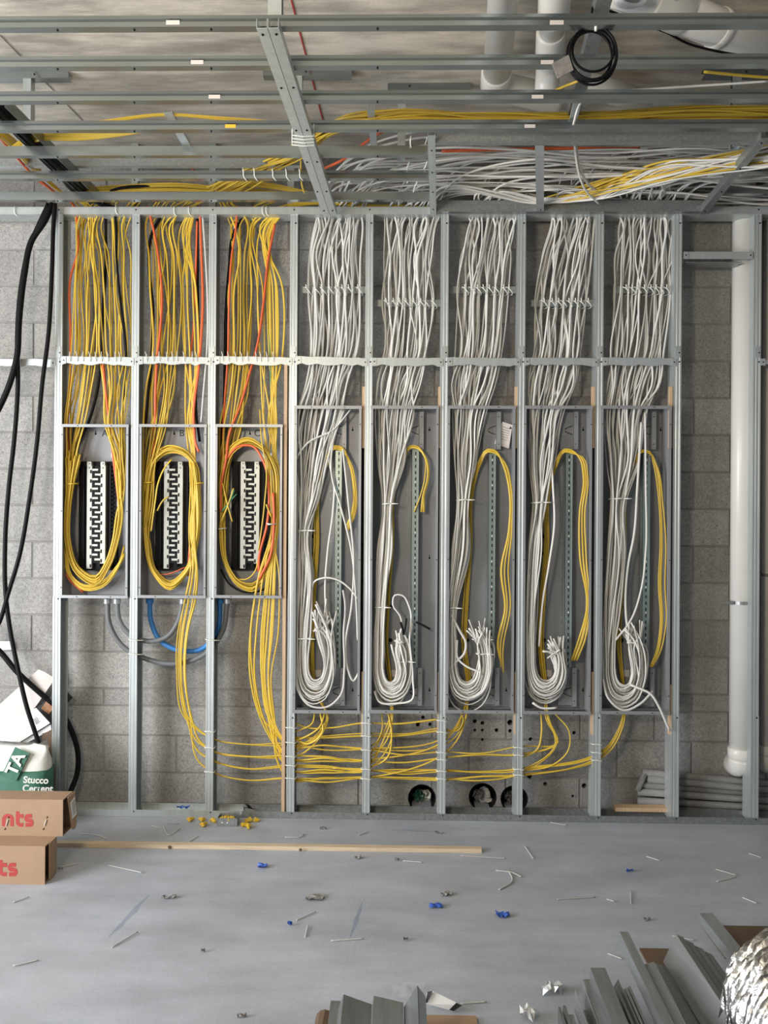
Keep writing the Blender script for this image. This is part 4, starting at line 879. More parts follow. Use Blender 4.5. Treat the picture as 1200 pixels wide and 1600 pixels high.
for i in range(9):
    a = rc.uniform(-1, 1); ycab([(120 + 10 * a, 300 + 4 * a, 4.0), (190, 296 + 6 * a, 3.98), (280, 294 + 7 * a, 3.97), (360, 300 + 5 * a, 4.0)], 'yellow cable running level along the head of the first bays', 'level yellow cables above the first bays')
# orange, black, green singles
zY = lambda py, z: (z - H) * FPX / (800 - py)
SP = [
 ([(40, 262, 3.7), (85, 300, 3.95), (118, 326, 4.09), (120, 346, 4.1), (121, 395, 4.1), (111, 430, 4.1), (110, 520, 4.1), (109, 600, 4.11), (105, 665, 4.13), (108, 720, 4.14), (100, 800, 4.14), (98, 870, 4.13), (108, 905, 4.12), (130, 925, 4.12)], 'cable_orange', 'dark orange cable on the left of the first bay', 0.0075),
 ([(165, 600, 4.12), (160, 560, 4.1), (168, 640, 4.1), (175, 700, 4.12), (186, 790, 4.12)], 'cable_orange', 'short orange cable low in the first bay, right side', 0.006),
 ([(230, 322, 4.09), (238, 350, 4.09), (247, 398, 4.085), (253, 460, 4.085), (250, 520, 4.09), (246, 555, 4.09), (243, 610, 4.1), (242, 665, 4.12), (238, 720, 4.13), (226, 800, 4.13)], 'cable_orange', 'bright orange cable curving down the second bay', 0.0072),
 ([(312, 322, 4.1), (315, 400, 4.1), (317, 470, 4.1), (312, 560, 4.1), (303, 665, 4.11), (308, 700, 4.11), (311, 706, 4.11)], 'cable_orange', 'orange cable on the right of the second bay', 0.0075),
 ([(294, 900, 4.14), (302, 640, 4.13), (297, 600, 4.12), (303, 500, 4.12), (306, 420, 4.11), (308, 346, 4.11)], 'cable_orange', 'second orange cable hidden on the right of the second bay', 0.006),
 ([(240, 897, 4.13), (262, 897, 4.12), (290, 886, 4.12)], 'cable_orange', 'thin orange wire at the foot of the middle breaker bus', 0.0032),
 ([(371, 322, 4.09), (368, 360, 4.09), (362, 400, 4.09), (358, 470, 4.09), (356, 555, 4.1), (350, 640, 4.11), (347, 720, 4.13), (344, 800, 4.13)], 'cable_orange', 'dark orange cable on the left of the third bay', 0.0065),
 ([(430, 350, 4.1), (420, 400, 4.095), (411, 480, 4.09), (402, 540, 4.09), (391, 580, 4.09), (375, 635, 4.085), (358, 680, 4.08), (353, 720, 4.078), (346, 755, 4.08), (345, 800, 4.085)], 'cable_orange', 'bright orange cable slanting across the third bay', 0.0075),
 ([(352, 720, 4.085), (372, 698, 4.08), (394, 697, 4.08), (412, 722, 4.08), (420, 770, 4.08), (417, 820, 4.08), (405, 870, 4.085), (404, 893, 4.09)], 'cable_orange', 'orange cable arching over the bus of the third panel', 0.0075),
 ([(405, 905, 4.08), (422, 870, 4.075), (428, 820, 4.075), (427, 770, 4.08)], 'cable_orange', 'short orange stub at the right of the third panel', 0.0075),
 ([(160, 262, 3.9), (178, 243, 3.8)], 'cable_orange', 'short orange end between the channels at upper left', 0.006),
 ([(278, 245, 3.8), (294, 256, 3.9), (303, 266, 4.0)], 'cable_orange', 'second short orange end between the channels', 0.006),
 ([(500, 266, 3.75), (535, 250, 3.6), (600, 205, 3.4), (760, 198, 3.3), (930, 199, 3.3), (1100, 193, 3.28), (1290, 186, 3.26)], 'cable_orange', 'long orange cable under the yellow run', 0.007),
 ([(690, 236, 3.72), (860, 232, 3.7), (1000, 232, 3.68)], 'cable_orange', 'orange cable at the back of the ceiling opening', 0.0075),
 ([(-30, 180, 3.3), (30, 250, 3.66), (60, 282, 3.85), (80, 296, 3.95)], 'cable_orange', 'orange cable in the far left bundle', 0.0065),
 ([(178, 322, 4.09), (181, 346, 4.09), (182, 400, 4.09), (187, 460, 4.09), (194, 520, 4.09), (197, 556, 4.1), (193, 610, 4.12), (192, 662, 4.13), (194, 760, 4.15)], 'cable_black', 'black cable right of centre in the first bay', 0.0085),
 ([(165, 322, 4.12), (165, 420, 4.14), (160, 500, 4.14), (158, 560, 4.14), (150, 620, 4.14), (136, 665, 4.15), (118, 700, 4.16)], 'cable_black', 'black cable in the middle of the first bay', 0.008),
 ([(252, 336, 4.11), (236, 370, 4.11), (233, 420, 4.11), (239, 480, 4.11), (237, 555, 4.11), (230, 640, 4.13), (226, 690, 4.15), (224, 820, 4.16)], 'cable_black', 'black cable on the left of the second bay', 0.009),
 ([(308, 322, 4.12), (309, 450, 4.12), (310, 555, 4.12), (306, 640, 4.13), (312, 690, 4.14)], 'cable_black', 'black cable on the right of the second bay', 0.0085),
 ([(382, 336, 4.12), (366, 362, 4.12), (358, 420, 4.12), (353, 490, 4.12), (352, 560, 4.12), (350, 640, 4.13), (344, 700, 4.15), (342, 840, 4.16)], 'cable_black', 'black cable on the left of the third bay', 0.0095),
 ([(345, 890, 4.12), (360, 914, 4.11), (390, 926, 4.1), (412, 921, 4.1), (424, 914, 4.1)], 'cable_black', 'black wire at the foot of the third panel', 0.006),
 ([(140, 318, 4.05), (180, 296, 3.98), (260, 292, 3.98), (340, 298, 4.0)], 'cable_black', 'black cable lying level above the first bays', 0.009),
 ([(-40, 135, zY(135, 3.27)), (4, 178, zY(178, 3.265)), (48, 220, zY(220, 3.265)), (98, 268, zY(268, 3.265)), (135, 305, zY(305, 3.265)), (166, 324, 4.1)], 'cable_black', 'thick black cable along the far left runner', 0.014),
 ([(-52, 140, zY(140, 3.268)), (-4, 182, zY(182, 3.262)), (40, 224, zY(224, 3.262)), (90, 272, zY(272, 3.262)), (130, 308, zY(308, 3.262)), (180, 325, 4.1)], 'cable_black', 'second thick black cable along the far left runner', 0.013),
 ([(418, 380, 4.12), (417, 440, 4.11), (420, 500, 4.11), (422, 560, 4.11), (424, 620, 4.12), (428, 700, 4.13)], 'cable_green', 'only green cable, in the third bay', 0.006),
 ([(346, 800, 4.075), (358, 785, 4.07), (366, 765, 4.065)], 'cable_green', 'green wire end splayed in the third panel', 0.0045),
 ([(350, 795, 4.075), (362, 780, 4.07), (370, 772, 4.065)], 'cable_green', 'second green wire end splayed in the third panel', 0.0035),
]
for c, m, lab, r in SP: ycab(c, lab, None, m, r, 0.85, 0.025)
for c, lab in (([(348, 755, 4.08), (356, 790, 4.07), (363, 815, 4.065)], 'yellow wire end pointing down in the third panel'), ([(346, 815, 4.075), (358, 785, 4.07), (365, 763, 4.065)], 'yellow wire end pointing up in the third panel'), ([(246, 798, 4.085), (252, 786, 4.075), (258, 779, 4.07), (264, 776, 4.07)], 'yellow wire end pointing at the middle bus'), ([(236, 830, 4.09), (243, 780, 4.085), (247, 755, 4.08), (258, 730, 4.08), (268, 718, 4.08)], 'yellow cable end slanting over the middle bus top'), ([(424, 808, 4.075), (420, 798, 4.07), (416, 788, 4.065)], 'pale yellow stub at the right of the third panel'), ([(370, 905, 4.1), (385, 905, 4.1), (400, 890, 4.09), (403, 875, 4.09)], 'thin yellow wire below the third bus'), ([(406, 640, 4.1), (409, 690, 4.075), (416, 730, 4.07), (413, 790, 4.07), (404, 860, 4.08)], 'single yellow cable crossing in front of the third panel loop')):
    ycab(c, lab, None, step=0.015)

# ---- heavy black cables at the left edge
BK = [([(82, 318, 4.04), (70, 345, 4.02), (50, 375, 4.02), (38, 430, 4.02), (30, 500, 4.02), (26, 560, 4.02), (15, 600, 4.02), (-8, 650, 4.02), (-40, 700, 4.02)], 0.0155, 'thickest black cable, leaving the view at the left edge'),
      ([(76, 318, 4.03), (62, 348, 4.035), (46, 385, 4.04), (34, 440, 4.04), (27, 520, 4.04), (28, 600, 4.04), (22, 690, 4.04), (14, 760, 4.04), (8, 850, 4.04), (9, 930, 4.03), (16, 985, 4.02), (28, 1045, 4.0), (42, 1105, 3.98), (60, 1160, 3.97), (76, 1215, 3.97), (80, 1262, 3.96)], 0.0115, 'black cable hanging down in front of the cement bag'),
      ([(86, 318, 4.02), (84, 345, 4.02), (81, 430, 4.02), (76, 520, 4.02), (66, 600, 4.02), (58, 690, 4.02), (46, 780, 4.02), (30, 870, 4.02), (12, 930, 4.02), (0, 970, 4.02), (-30, 1020, 4.02)], 0.011, 'black cable hanging just left of the first stud'),
      ([(-40, 985, 4.12), (0, 1018, 4.12), (25, 1048, 4.12), (55, 1076, 4.14), (80, 1098, 4.16), (97, 1115, 4.175), (113, 1145, 4.18), (122, 1180, 4.18), (120, 1210, 4.17), (110, 1237, 4.14), (98, 1262, 4.1)], 0.0145, 'thick black cable bowing behind the first stud to the floor')]
for c, r, lab in BK: cable('black_cable', [P(*q) for q in c], 'cable_black', r, lab, 'cable', 'heavy black cables at the left edge', 1.0, 10, 0.03)

# ---- conduits below the breaker panels
def conduit(ctrl, m, lab):
    t = thing('flexible_conduit', lab, 'conduit', tuple(P(*ctrl[0])), 'conduits below the breaker panels')
    mb = MB(); pts = curve([P(*c) for c in ctrl], 0.012); mb.tube(pts, 0.0135, 12); mb.build('conduit', m, t, True, False)
    for e in (0, -1):
        p = P(*ctrl[e]); MB().cyl((p.x, p.y, p.z + 0.005), (p.x, p.y, p.z - 0.02), 0.02, 14).build('connector', 'enclosure_trim' if m != 'conduit_blue' else 'conduit_blue', t)
conduit([(168, 937, 4.13), (171, 975, 4.13), (190, 1008, 4.13), (230, 1030, 4.13), (275, 1037, 4.13), (320, 1022, 4.13), (346, 990, 4.13), (356, 937, 4.13)], 'conduit_grey', 'outer grey conduit arching below all three breaker panels')
conduit([(183, 937, 4.115), (187, 970, 4.11), (205, 993, 4.11), (235, 1002, 4.11), (262, 994, 4.11), (278, 972, 4.11), (286, 937, 4.115)], 'conduit_grey', 'inner grey conduit between the first and second breaker panels')
conduit([(234, 937, 4.15), (236, 970, 4.15), (250, 1000, 4.15), (280, 1016, 4.15), (315, 1014, 4.15), (338, 990, 4.15), (344, 937, 4.15)], 'conduit_blue', 'blue conduit arching between the second and third breaker panels')

# ---- cable ties
def tie_ring(px, py, Y, wpx, hpx, m, lab, grp, tail=(6, -1), dep=0.03):
    c = P(px, py, Y); s = Y / FPX; mb = MB(); a = wpx * s / 2
    pts = [(c.x + a * math.cos(q), c.y + dep * (1 + math.sin(q)) - 0.006, c.z + 0.003 * math.cos(q)) for q in np.linspace(0, 2 * math.pi, 21)]
    mb.tube(pts, hpx * s / 2, 6)
    if tail: mb.tube([(c.x + a * 0.6, c.y - 0.006, c.z), (c.x + a + tail[0] * s, c.y - 0.014, c.z - tail[1] * s)], hpx * s * 0.42, 6)
    return tag(mb.build('cable_tie', m, None, True, False), lab, 'cable tie', grp)
gt = 'ties on the cable bundles'
for px, py, wpx, lab in ((475, 829, 22, 'tie round the white bundle of the first tall enclosure, upper'), (474, 998, 24, 'tie round the white bundle of the first tall enclosure, lower'), (606, 787, 19, 'tie round the white bundle of the second tall enclosure, upper'), (595, 949, 18, 'tie round the white bundle of the second tall enclosure, lower'), (724, 781, 21, 'tie round the white bundle of the third tall enclosure, upper'), (707, 950, 16, 'tie round the white bundle of the third tall enclosure, lower'), (843, 785, 21, 'tie round the white bundle of the fourth tall enclosure, upper'), (967, 779, 24, 'tie round the white bundle of the fifth tall enclosure'), (632, 1034, 22, 'tie round the loop ends of the second tall enclosure'), (755, 1022, 20, 'tie round the loop ends of the third tall enclosure')):
    tie_ring(px, py, 4.078, wpx, 2.2, 'tie_white', 'white cable ' + lab, gt, (7, 0), 0.04)
for px, py, wpx, lab in ((110, 756, 18, 'yellow cables at the left of the first breaker panel'), (231, 754, 17, 'yellow cables at the left of the second breaker panel'), (310, 755, 16, 'yellow cables at the right of the second breaker panel'), (346, 826, 12, 'yellow cables at the left of the third breaker panel')):
    tie_ring(px, py, 4.08, wpx, 1.8, 'brass_yellow' if px < 340 else 'tie_white', 'cable tie round the ' + lab, gt, None, 0.03)
tie_ring(424, 819, 4.07, 14, 1.8, 'tie_white', 'white cable tie with a long tail at the right of the third panel', gt, (-14, -1), 0.03)
# ties at the studs for the horizontal runs
rt_ = random.Random(5)
for k, ys in ((2, (1143, 1168, 1206)), (3, (1137, 1160, 1182, 1196, 1216)), (4, (1130, 1150, 1172, 1202, 1217)), (5, (1126, 1144, 1176, 1187, 1205, 1217)), (6, (1168, 1180, 1202, 1211)), (7, (1163, 1176, 1188))):
    for y in ys:
        c = P(SX[k], y, YF); mb = MB(); x = stud_x[k]
        pts = [(x - 0.026, YF + 0.03, c.z), (x - 0.023, YF - 0.005, c.z + 0.001), (x, YF - 0.0065, c.z + 0.002), (x + 0.023, YF - 0.005, c.z - 0.002), (x + 0.026, YF + 0.03, c.z)]
        mb.tube(curve(pts, 0.01), 0.0026, 6); tag(mb.build('cable_tie', 'tie_white', None, True, False), 'white cable tie strapped round the %s stud, holding the yellow run' % ['first', 'second', 'third', 'fourth', 'fifth', 'sixth', 'seventh', 'eighth'][k], 'cable tie', 'ties on the %s stud' % ['first', 'second', 'third', 'fourth', 'fifth', 'sixth', 'seventh', 'eighth'][k])
for k, y in ((1, 999), (1, 1021), (2, 999)):
    c = P(SX[k], y, YF); x = stud_x[k]; mb = MB(); mb.tube(curve([(x - 0.024, YF + 0.03, c.z), (x - 0.022, YF - 0.006, c.z), (x + 0.022, YF - 0.006, c.z - 0.004), (x + 0.05, YF + 0.02, c.z - 0.008)], 0.01), 0.0026, 6)
    tag(mb.build('cable_tie', 'tie_white', None, True, False), {(1, 999): 'upper white tie holding the inner grey conduit to the second stud', (1, 1021): 'lower white tie holding the outer grey conduit to the second stud', (2, 999): 'white tie holding the blue conduit to the third stud'}[(k, y)], 'cable tie', 'conduit ties')
# ties on the ceiling channels
for px, y, k in ((381, 272, 'first'), (398, 272, 'second'), (427, 273, 'third'), (448, 273, 'fourth'), (469, 273, 'fifth')):
    Y = PZ(300, 281, ZC).y; c = P(px, y, Y - 0.02); mb = MB(); mb.tube(curve([(c.x - 0.006, Y - 0.016, c.z + 0.03), (c.x - 0.002, Y - 0.02, c.z + 0.012), (c.x, Y - 0.021, c.z - 0.012), (c.x + 0.008, Y - 0.01, ZC - 0.004), (c.x + 0.008, Y + 0.03, ZC + 0.01)], 0.01), 0.0028, 6)
    tag(mb.build('cable_tie', 'tie_white', None, True, False), '%s from the left of five white ties on the sixth ceiling channel' % k, 'cable tie', 'ties on the ceiling channels')
c = PZ(480, 220, ZC - 0.036); mb = MB()
for q in range(4): 
    a = PZ(457, 212 + q * 5, ZC - 0.036); b = PZ(490, 213 + q * 5, ZC - 0.036); mb.tube([a + Vector((0, 0, 0.05)), a + Vector((-0.002, 0, 0.002)), a.lerp(b, 0.5) + Vector((0, 0, -0.002)), b, b + Vector((0.002, 0, 0.05))], 0.0024, 6)
tag(mb.build('cable_tie', 'tie_white', None, True, False), 'bunch of four white ties wrapped round the doubled runner', 'cable tie', 'ties on the ceiling channels')
for k, (px, y) in enumerate(((24, 330), (182, 328), (273, 330), (296, 330), (411, 330), (417, 330))):
    c = P(px, y, YF - 0.006); mb = MB(); mb.tube(curve([(c.x - 0.004, YF + 0.02, c.z + 0.03), (c.x - 0.002, YF - 0.008, c.z + 0.024), (c.x, YF - 0.009, c.z - 0.015), (c.x + 0.01, YF - 0.003, c.z - 0.026)], 0.01), 0.0026, 6)
    tag(mb.build('cable_tie', 'tie_white', None, True, False), '%s white tie from the left on the top track' % ['first', 'second', 'third', 'fourth', 'fifth', 'sixth'][k], 'cable tie', 'ties on the ceiling channels')
# ---- support bars with ties in bays 4..8
for k, (xa, xb, y) in enumerate(((460, 571, 453), (584, 689, 474), (706, 808, 453), (830, 932, 474), (958, 1054, 453))):
    A, B = P(xa, y, 4.15), P(xb, y, 4.15)
    t = thing('support_bar', 'flat steel bar behind the white cables, bay above the %s tall enclosure' % ordn[k], 'support bar', ((A.x + B.x) / 2, 4.15, A.z), 'bars the white cables are tied to')
    MB().box(A.x, B.x, 4.148, 4.152, B.z - 0.018, B.z + 0.018).build('bar', 'galvanized', t)
    n = 8
    for q in range(n):
        px = xa + 22 + (xb - xa - 34) * q / (n - 1) + R.uniform(-2, 2); c = P(px, y, 4.075); mb = MB()
        mb.tube(curve([(c.x - 0.010, 4.15, c.z + 0.016), (c.x - 0.014, 4.085, c.z + 0.018), (c.x - 0.002, 4.066, c.z + 0.004), (c.x + 0.014, 4.07, c.z - 0.014), (c.x + 0.018, 4.09, c.z - 0.016), (c.x + 0.012, 4.15, c.z - 0.01)], 0.008), 0.0024, 6)
        mb.tube([(c.x - 0.002, 4.064, c.z + 0.004), (c.x - 0.006, 4.055, c.z + 0.024)], 0.003, 6); mb.build('tie', 'tie_white', t, True, False)

# ================================================================== PIPES
def pipe(name, pts, r, label, group, fits=(), m='pvc_white', sides=24, step=0.03):
    t = thing(name, label, 'pipe', tuple(pts[-1]), group)
    mb = MB(); mb.tube(curve(pts, step) if len(pts) > 2 else pts, r, sides); mb.build('pipe', m, t, True, False)
    for a, b, rr in fits:
        mb = MB(); a, b = Vector(a), Vector(b); mb.tube([a, a.lerp(b, 0.02), a.lerp(b, 0.98), b], [rr * 0.98, rr, rr, rr * 0.98], sides); o = mb.build('coupling', m, t, True, False)
    return t
gp = 'white plastic drain pipes'
# vertical stacks at the right
x = P(1158.5, 900, 4.17).x; rp = 0.0575
zc1, zc0 = P(1158, 1168, 4.17).z, P(1158, 1184, 4.17).z
t = pipe('drain_pipe', [Vector((x, 4.17, ZS)), Vector((x, 4.17, zc0))], rp, 'white vertical pipe with a steel clamp, left of the tenth stud', gp, [((x, 4.17, zc1), (x, 4.17, zc0), rp + 0.007)])
def elbow(t, x, Y, ztop, r, dirv):
    pts = []
    for q in np.linspace(0, math.pi / 2, 9): pts.append(Vector((x, Y, ztop)) + Vector((0, 0, -1)) * (0.055 * math.sin(q)) + Vector(dirv) * (0.055 * (1 - math.cos(q))))
    pts.append(pts[-1] + Vector(dirv) * 0.05); mb = MB(); mb.tube(pts, r, 24); mb.build('elbow', 'pvc_white', t, True, False)
elbow(t, x, 4.17, zc0, rp + 0.003, (0, 1, 0))
zk = P(1158, 941, 4.17).z
cl = MB().cyl((x, 4.17, zk - 0.009), (x, 4.17, zk + 0.009), rp + 0.0025, 24).build('clamp', 'galvanized_spangle', t, False)
MB().box(x - rp - 0.03, x - rp + 0.002, 4.13, 4.15, zk - 0.008, zk + 0.008).build('clamp_ear', 'galvanized_spangle', cl)
MB().box(x - 0.012, x + 0.03, 4.17 - rp - 0.009, 4.17 - rp - 0.002, zk - 0.006, zk + 0.006).build('clamp_lock', 'galvanized_spangle', cl)
x2 = P(1208, 900, 4.17).x; rp2 = 0.062; zq1, zq0 = P(1205, 1164, 4.17).z, P(1205, 1178, 4.17).z
t = pipe('drain_pipe', [Vector((x2, 4.17, ZS)), Vector((x2, 4.17, zq0))], rp2, 'white vertical pipe cut by the right edge of the view', gp, [((x2, 4.17, zq1), (x2, 4.17, zq0), rp2 + 0.007)])
elbow(t, x2, 4.17, zq0, rp2 + 0.003, (0, 1, 0))
zk = P(1200, 898, 4.17).z; MB().cyl((x2, 4.17, zk - 0.008), (x2, 4.17, zk + 0.008), rp2 + 0.0025, 24).build('clamp', 'galvanized_spangle', t)
# ceiling pipes
zp = 3.46
a, b = PZ(790, -40, zp), PZ(776, 112, zp)
a = a + (a - b) * 2.2
t = pipe('ceiling_pipe', [a, b], 0.056, 'straight white pipe under the slab, left of the pair above', gp, [(b, b + (b - a).normalized() * 0.11, 0.064)])
e = b + (b - a).normalized() * 0.10; f = PZ(872, 158, zp - 0.02)
mb = MB(); mb.tube(curve([b + (b - a).normalized() * 0.05, e, e + (f - e) * 0.2, f], 0.02), 0.058, 20); mb.build('elbow', 'pvc_white', t, True, False)
a, b = PZ(870, -40, zp), PZ(858, 92, zp); d = (b - a).normalized()
a = a + (a - b) * 2.2
t = pipe('ceiling_pipe', [a, b], 0.048, 'white pipe with two couplings, right of the pair above', gp, [(PZ(868, -30, zp), PZ(865, 26, zp), 0.058), (PZ(861, 48, zp), b, 0.056)])
mb = MB(); mb.tube(curve([b - d * 0.02, b + d * 0.05, b + d * 0.09 + Vector((0, 0.01, -0.03)), b + d * 0.10 + Vector((0, 0.02, -0.06))], 0.01), 0.05, 20); mb.build('elbow', 'pvc_white', t, True, False)
a, b = PZ(960, -22, 3.47), PZ(1290, 112, 3.47); d = (b - a).normalized()
t = pipe('ceiling_pipe', [a, b], 0.066, 'wide white pipe slanting down across the upper right corner', gp, [(a.lerp(b, 0.14), a.lerp(b, 0.28), 0.076), (a.lerp(b, 0.44), a.lerp(b, 0.47), 0.071)])
q = a.lerp(b, 0.2); mb = MB(); mb.tube([q, q + Vector((0.02, -0.16, 0.05))], 0.05, 20); mb.build('branch', 'pvc_white', t, True, False)
q = PZ(988, 4, 3.40); mb = MB()
for k in range(4): mb.tube([(q.x + 0.042 * math.cos(u) - 0.004 * k, q.y - 0.02 + 0.01 * k, q.z + 0.022 * math.sin(u) + 0.004 * k) for u in np.linspace(0, 2 * math.pi, 22)], 0.006, 6)
mb.build('wrapping', 'paper', t, True, False)
e = PZ(905, 128, 3.50); f = PZ(1010, 160, 3.50)
pipe('ceiling_pipe', [e, f], 0.05, 'grey shaded pipe length below the coil, half hidden by channels', gp, ())

# black coil on the first channel
q = P(926, 83, 2.52); t = thing('cable_coil', 'coil of black cable hanging from the first ceiling channel', 'cable coil', (q.x, q.y, q.z - 0.09))
rk = random.Random(9)
for k in range(6):
    ra = 0.079 + rk.uniform(-0.012, 0.008); cx = q.x + rk.uniform(-0.006, 0.006); czz = q.z + rk.uniform(-0.008, 0.006) ; yy = q.y - 0.012 + 0.007 * k; el = rk.uniform(1.0, 1.16)
    mb = MB(); mb.tube([(cx + ra * math.sin(u), yy, czz + ra * el * math.cos(u)) for u in np.linspace(0, 2 * math.pi, 40)], 0.0042, 8); mb.build('loop', 'cable_black', t, True, False)
mb = MB(); mb.tube(curve([P(930, 40, 2.52), P(925, 22, 2.56), P(928, 8, 2.62), P(940, 2, 2.7)], 0.01), 0.004, 8); mb.build('cable_tail', 'cable_black', t, True, False)
mb = MB(); mb.tube([P(933, 34, 2.50), P(931, 42, 2.495), P(931, 48, 2.505)], 0.005, 6); mb.build('tie', 'tie_white', t, True, False)
c0 = P(880, 104, 2.50); mb = MB(); d1 = (P(893, 97, 2.50) - c0); d2 = (P(885, 117, 2.50) - c0); n = Vector((0, 0.003, 0))
qd = [c0 + d1 + d2 * -0.9, c0 + d1 * 0.9 + d2 * 0.9, c0 - d1 + d2 * 0.9, c0 - d1 - d2 * 0.9]
mb.add(qd + [p + n for p in qd], [(0, 1, 2, 3), (7, 6, 5, 4), (0, 4, 5, 1), (1, 5, 6, 2), (2, 6, 7, 3), (3, 7, 4, 0)]); mb.build('tag', 'scrap_grey', t)
cable('black_cable', [P(*v) for v in ((945, 14, 2.72), (975, 26, 2.75), (1010, 40, 2.8), (1040, 50, 2.85), (1075, 68, 2.9), (1120, 80, 2.92), (1165, 88, 2.95))], 'cable_black', 0.0045, 'thin black cable trailing from the coil towards the slanting pipe', 'cable', None, 1.0, 8)

# grey conduits stacked at the foot of the wall, lower right
gl = ['top', 'second', 'third', 'fourth', 'fifth', 'sixth']
for k, (ya, yb, xa, xb, Y) in enumerate(((1207, 1232, 1004, 1290, 4.205), (1217, 1243, 1012, 1290, 4.19), (1226, 1247, 1000, 1290, 4.21), (1237, 1257, 996, 1290, 4.195), (1251, 1267, 996, 1290, 4.19), (1262, 1274, 1004, 1290, 4.205))):
    A, B = P(xa, ya, Y), P(xb, yb, Y); B.z = max(B.z, 0.02); A.z = max(A.z, 0.022)
    mb = MB(); mb.tube([A, A.lerp(B, 0.5), B], 0.0185, 10); tag(mb.build('steel_conduit', 'mesh_grey', None, True, False), 'dusty grey conduit stacked at the foot of the wall, %s from above' % gl[k], 'conduit', 'dusty conduits at lower right')
A, B = P(996, 1236, 4.19), P(1007, 1208, 4.2); mb = MB(); mb.bar(A, B, 0.03, 0.012); tag(mb.build('conduit_strap', 'mesh_grey'), 'dusty strap across the left ends of the stacked conduits', 'strap')
A, B = P(960, 1272, 4.14), P(1046, 1272, 4.14); tag(MB().box(A.x, B.x, 4.115, 4.17, 0.038, 0.058).build('wood_offcut', 'wood'), 'short wood offcut lying in the floor track by the ninth stud', 'offcut')

# ================================================================== LEFT CORNER
def letter_paths(ch, x):
    if ch == 'n': return [[(x, 0), (x, 0.36)] + [(x + 0.24 - 0.24 * math.cos(u), 0.36 + 0.20 * math.sin(u)) for u in np.linspace(0.15, math.pi - 0.15, 12)] + [(x + 0.48, 0.36), (x + 0.48, 0)]], 0.80
    if ch == 't': return [[(x, 0.80), (x, 0.24)] + [(x + 0.18 - 0.18 * math.cos(u), 0.24 - 0.16 * math.sin(u)) for u in np.linspace(0.2, math.pi / 2, 7)] + [(x + 0.34, 0.08)], [(x, 0.55), (x + 0.34, 0.55)]], 0.48
    if ch == 's': return [[(x + 0.36, 0.56), (x + 0.16, 0.56)] + [(x + 0.14 - 0.13 * math.sin(u), 0.44 + 0.12 * math.cos(u)) for u in np.linspace(0, math.pi, 9)] + [(x + 0.22, 0.32)] + [(x + 0.24 + 0.12 * math.sin(u), 0.20 + 0.12 * math.cos(u)) for u in np.linspace(0, math.pi, 9)] + [(x - 0.02, 0.08)]], 0.5
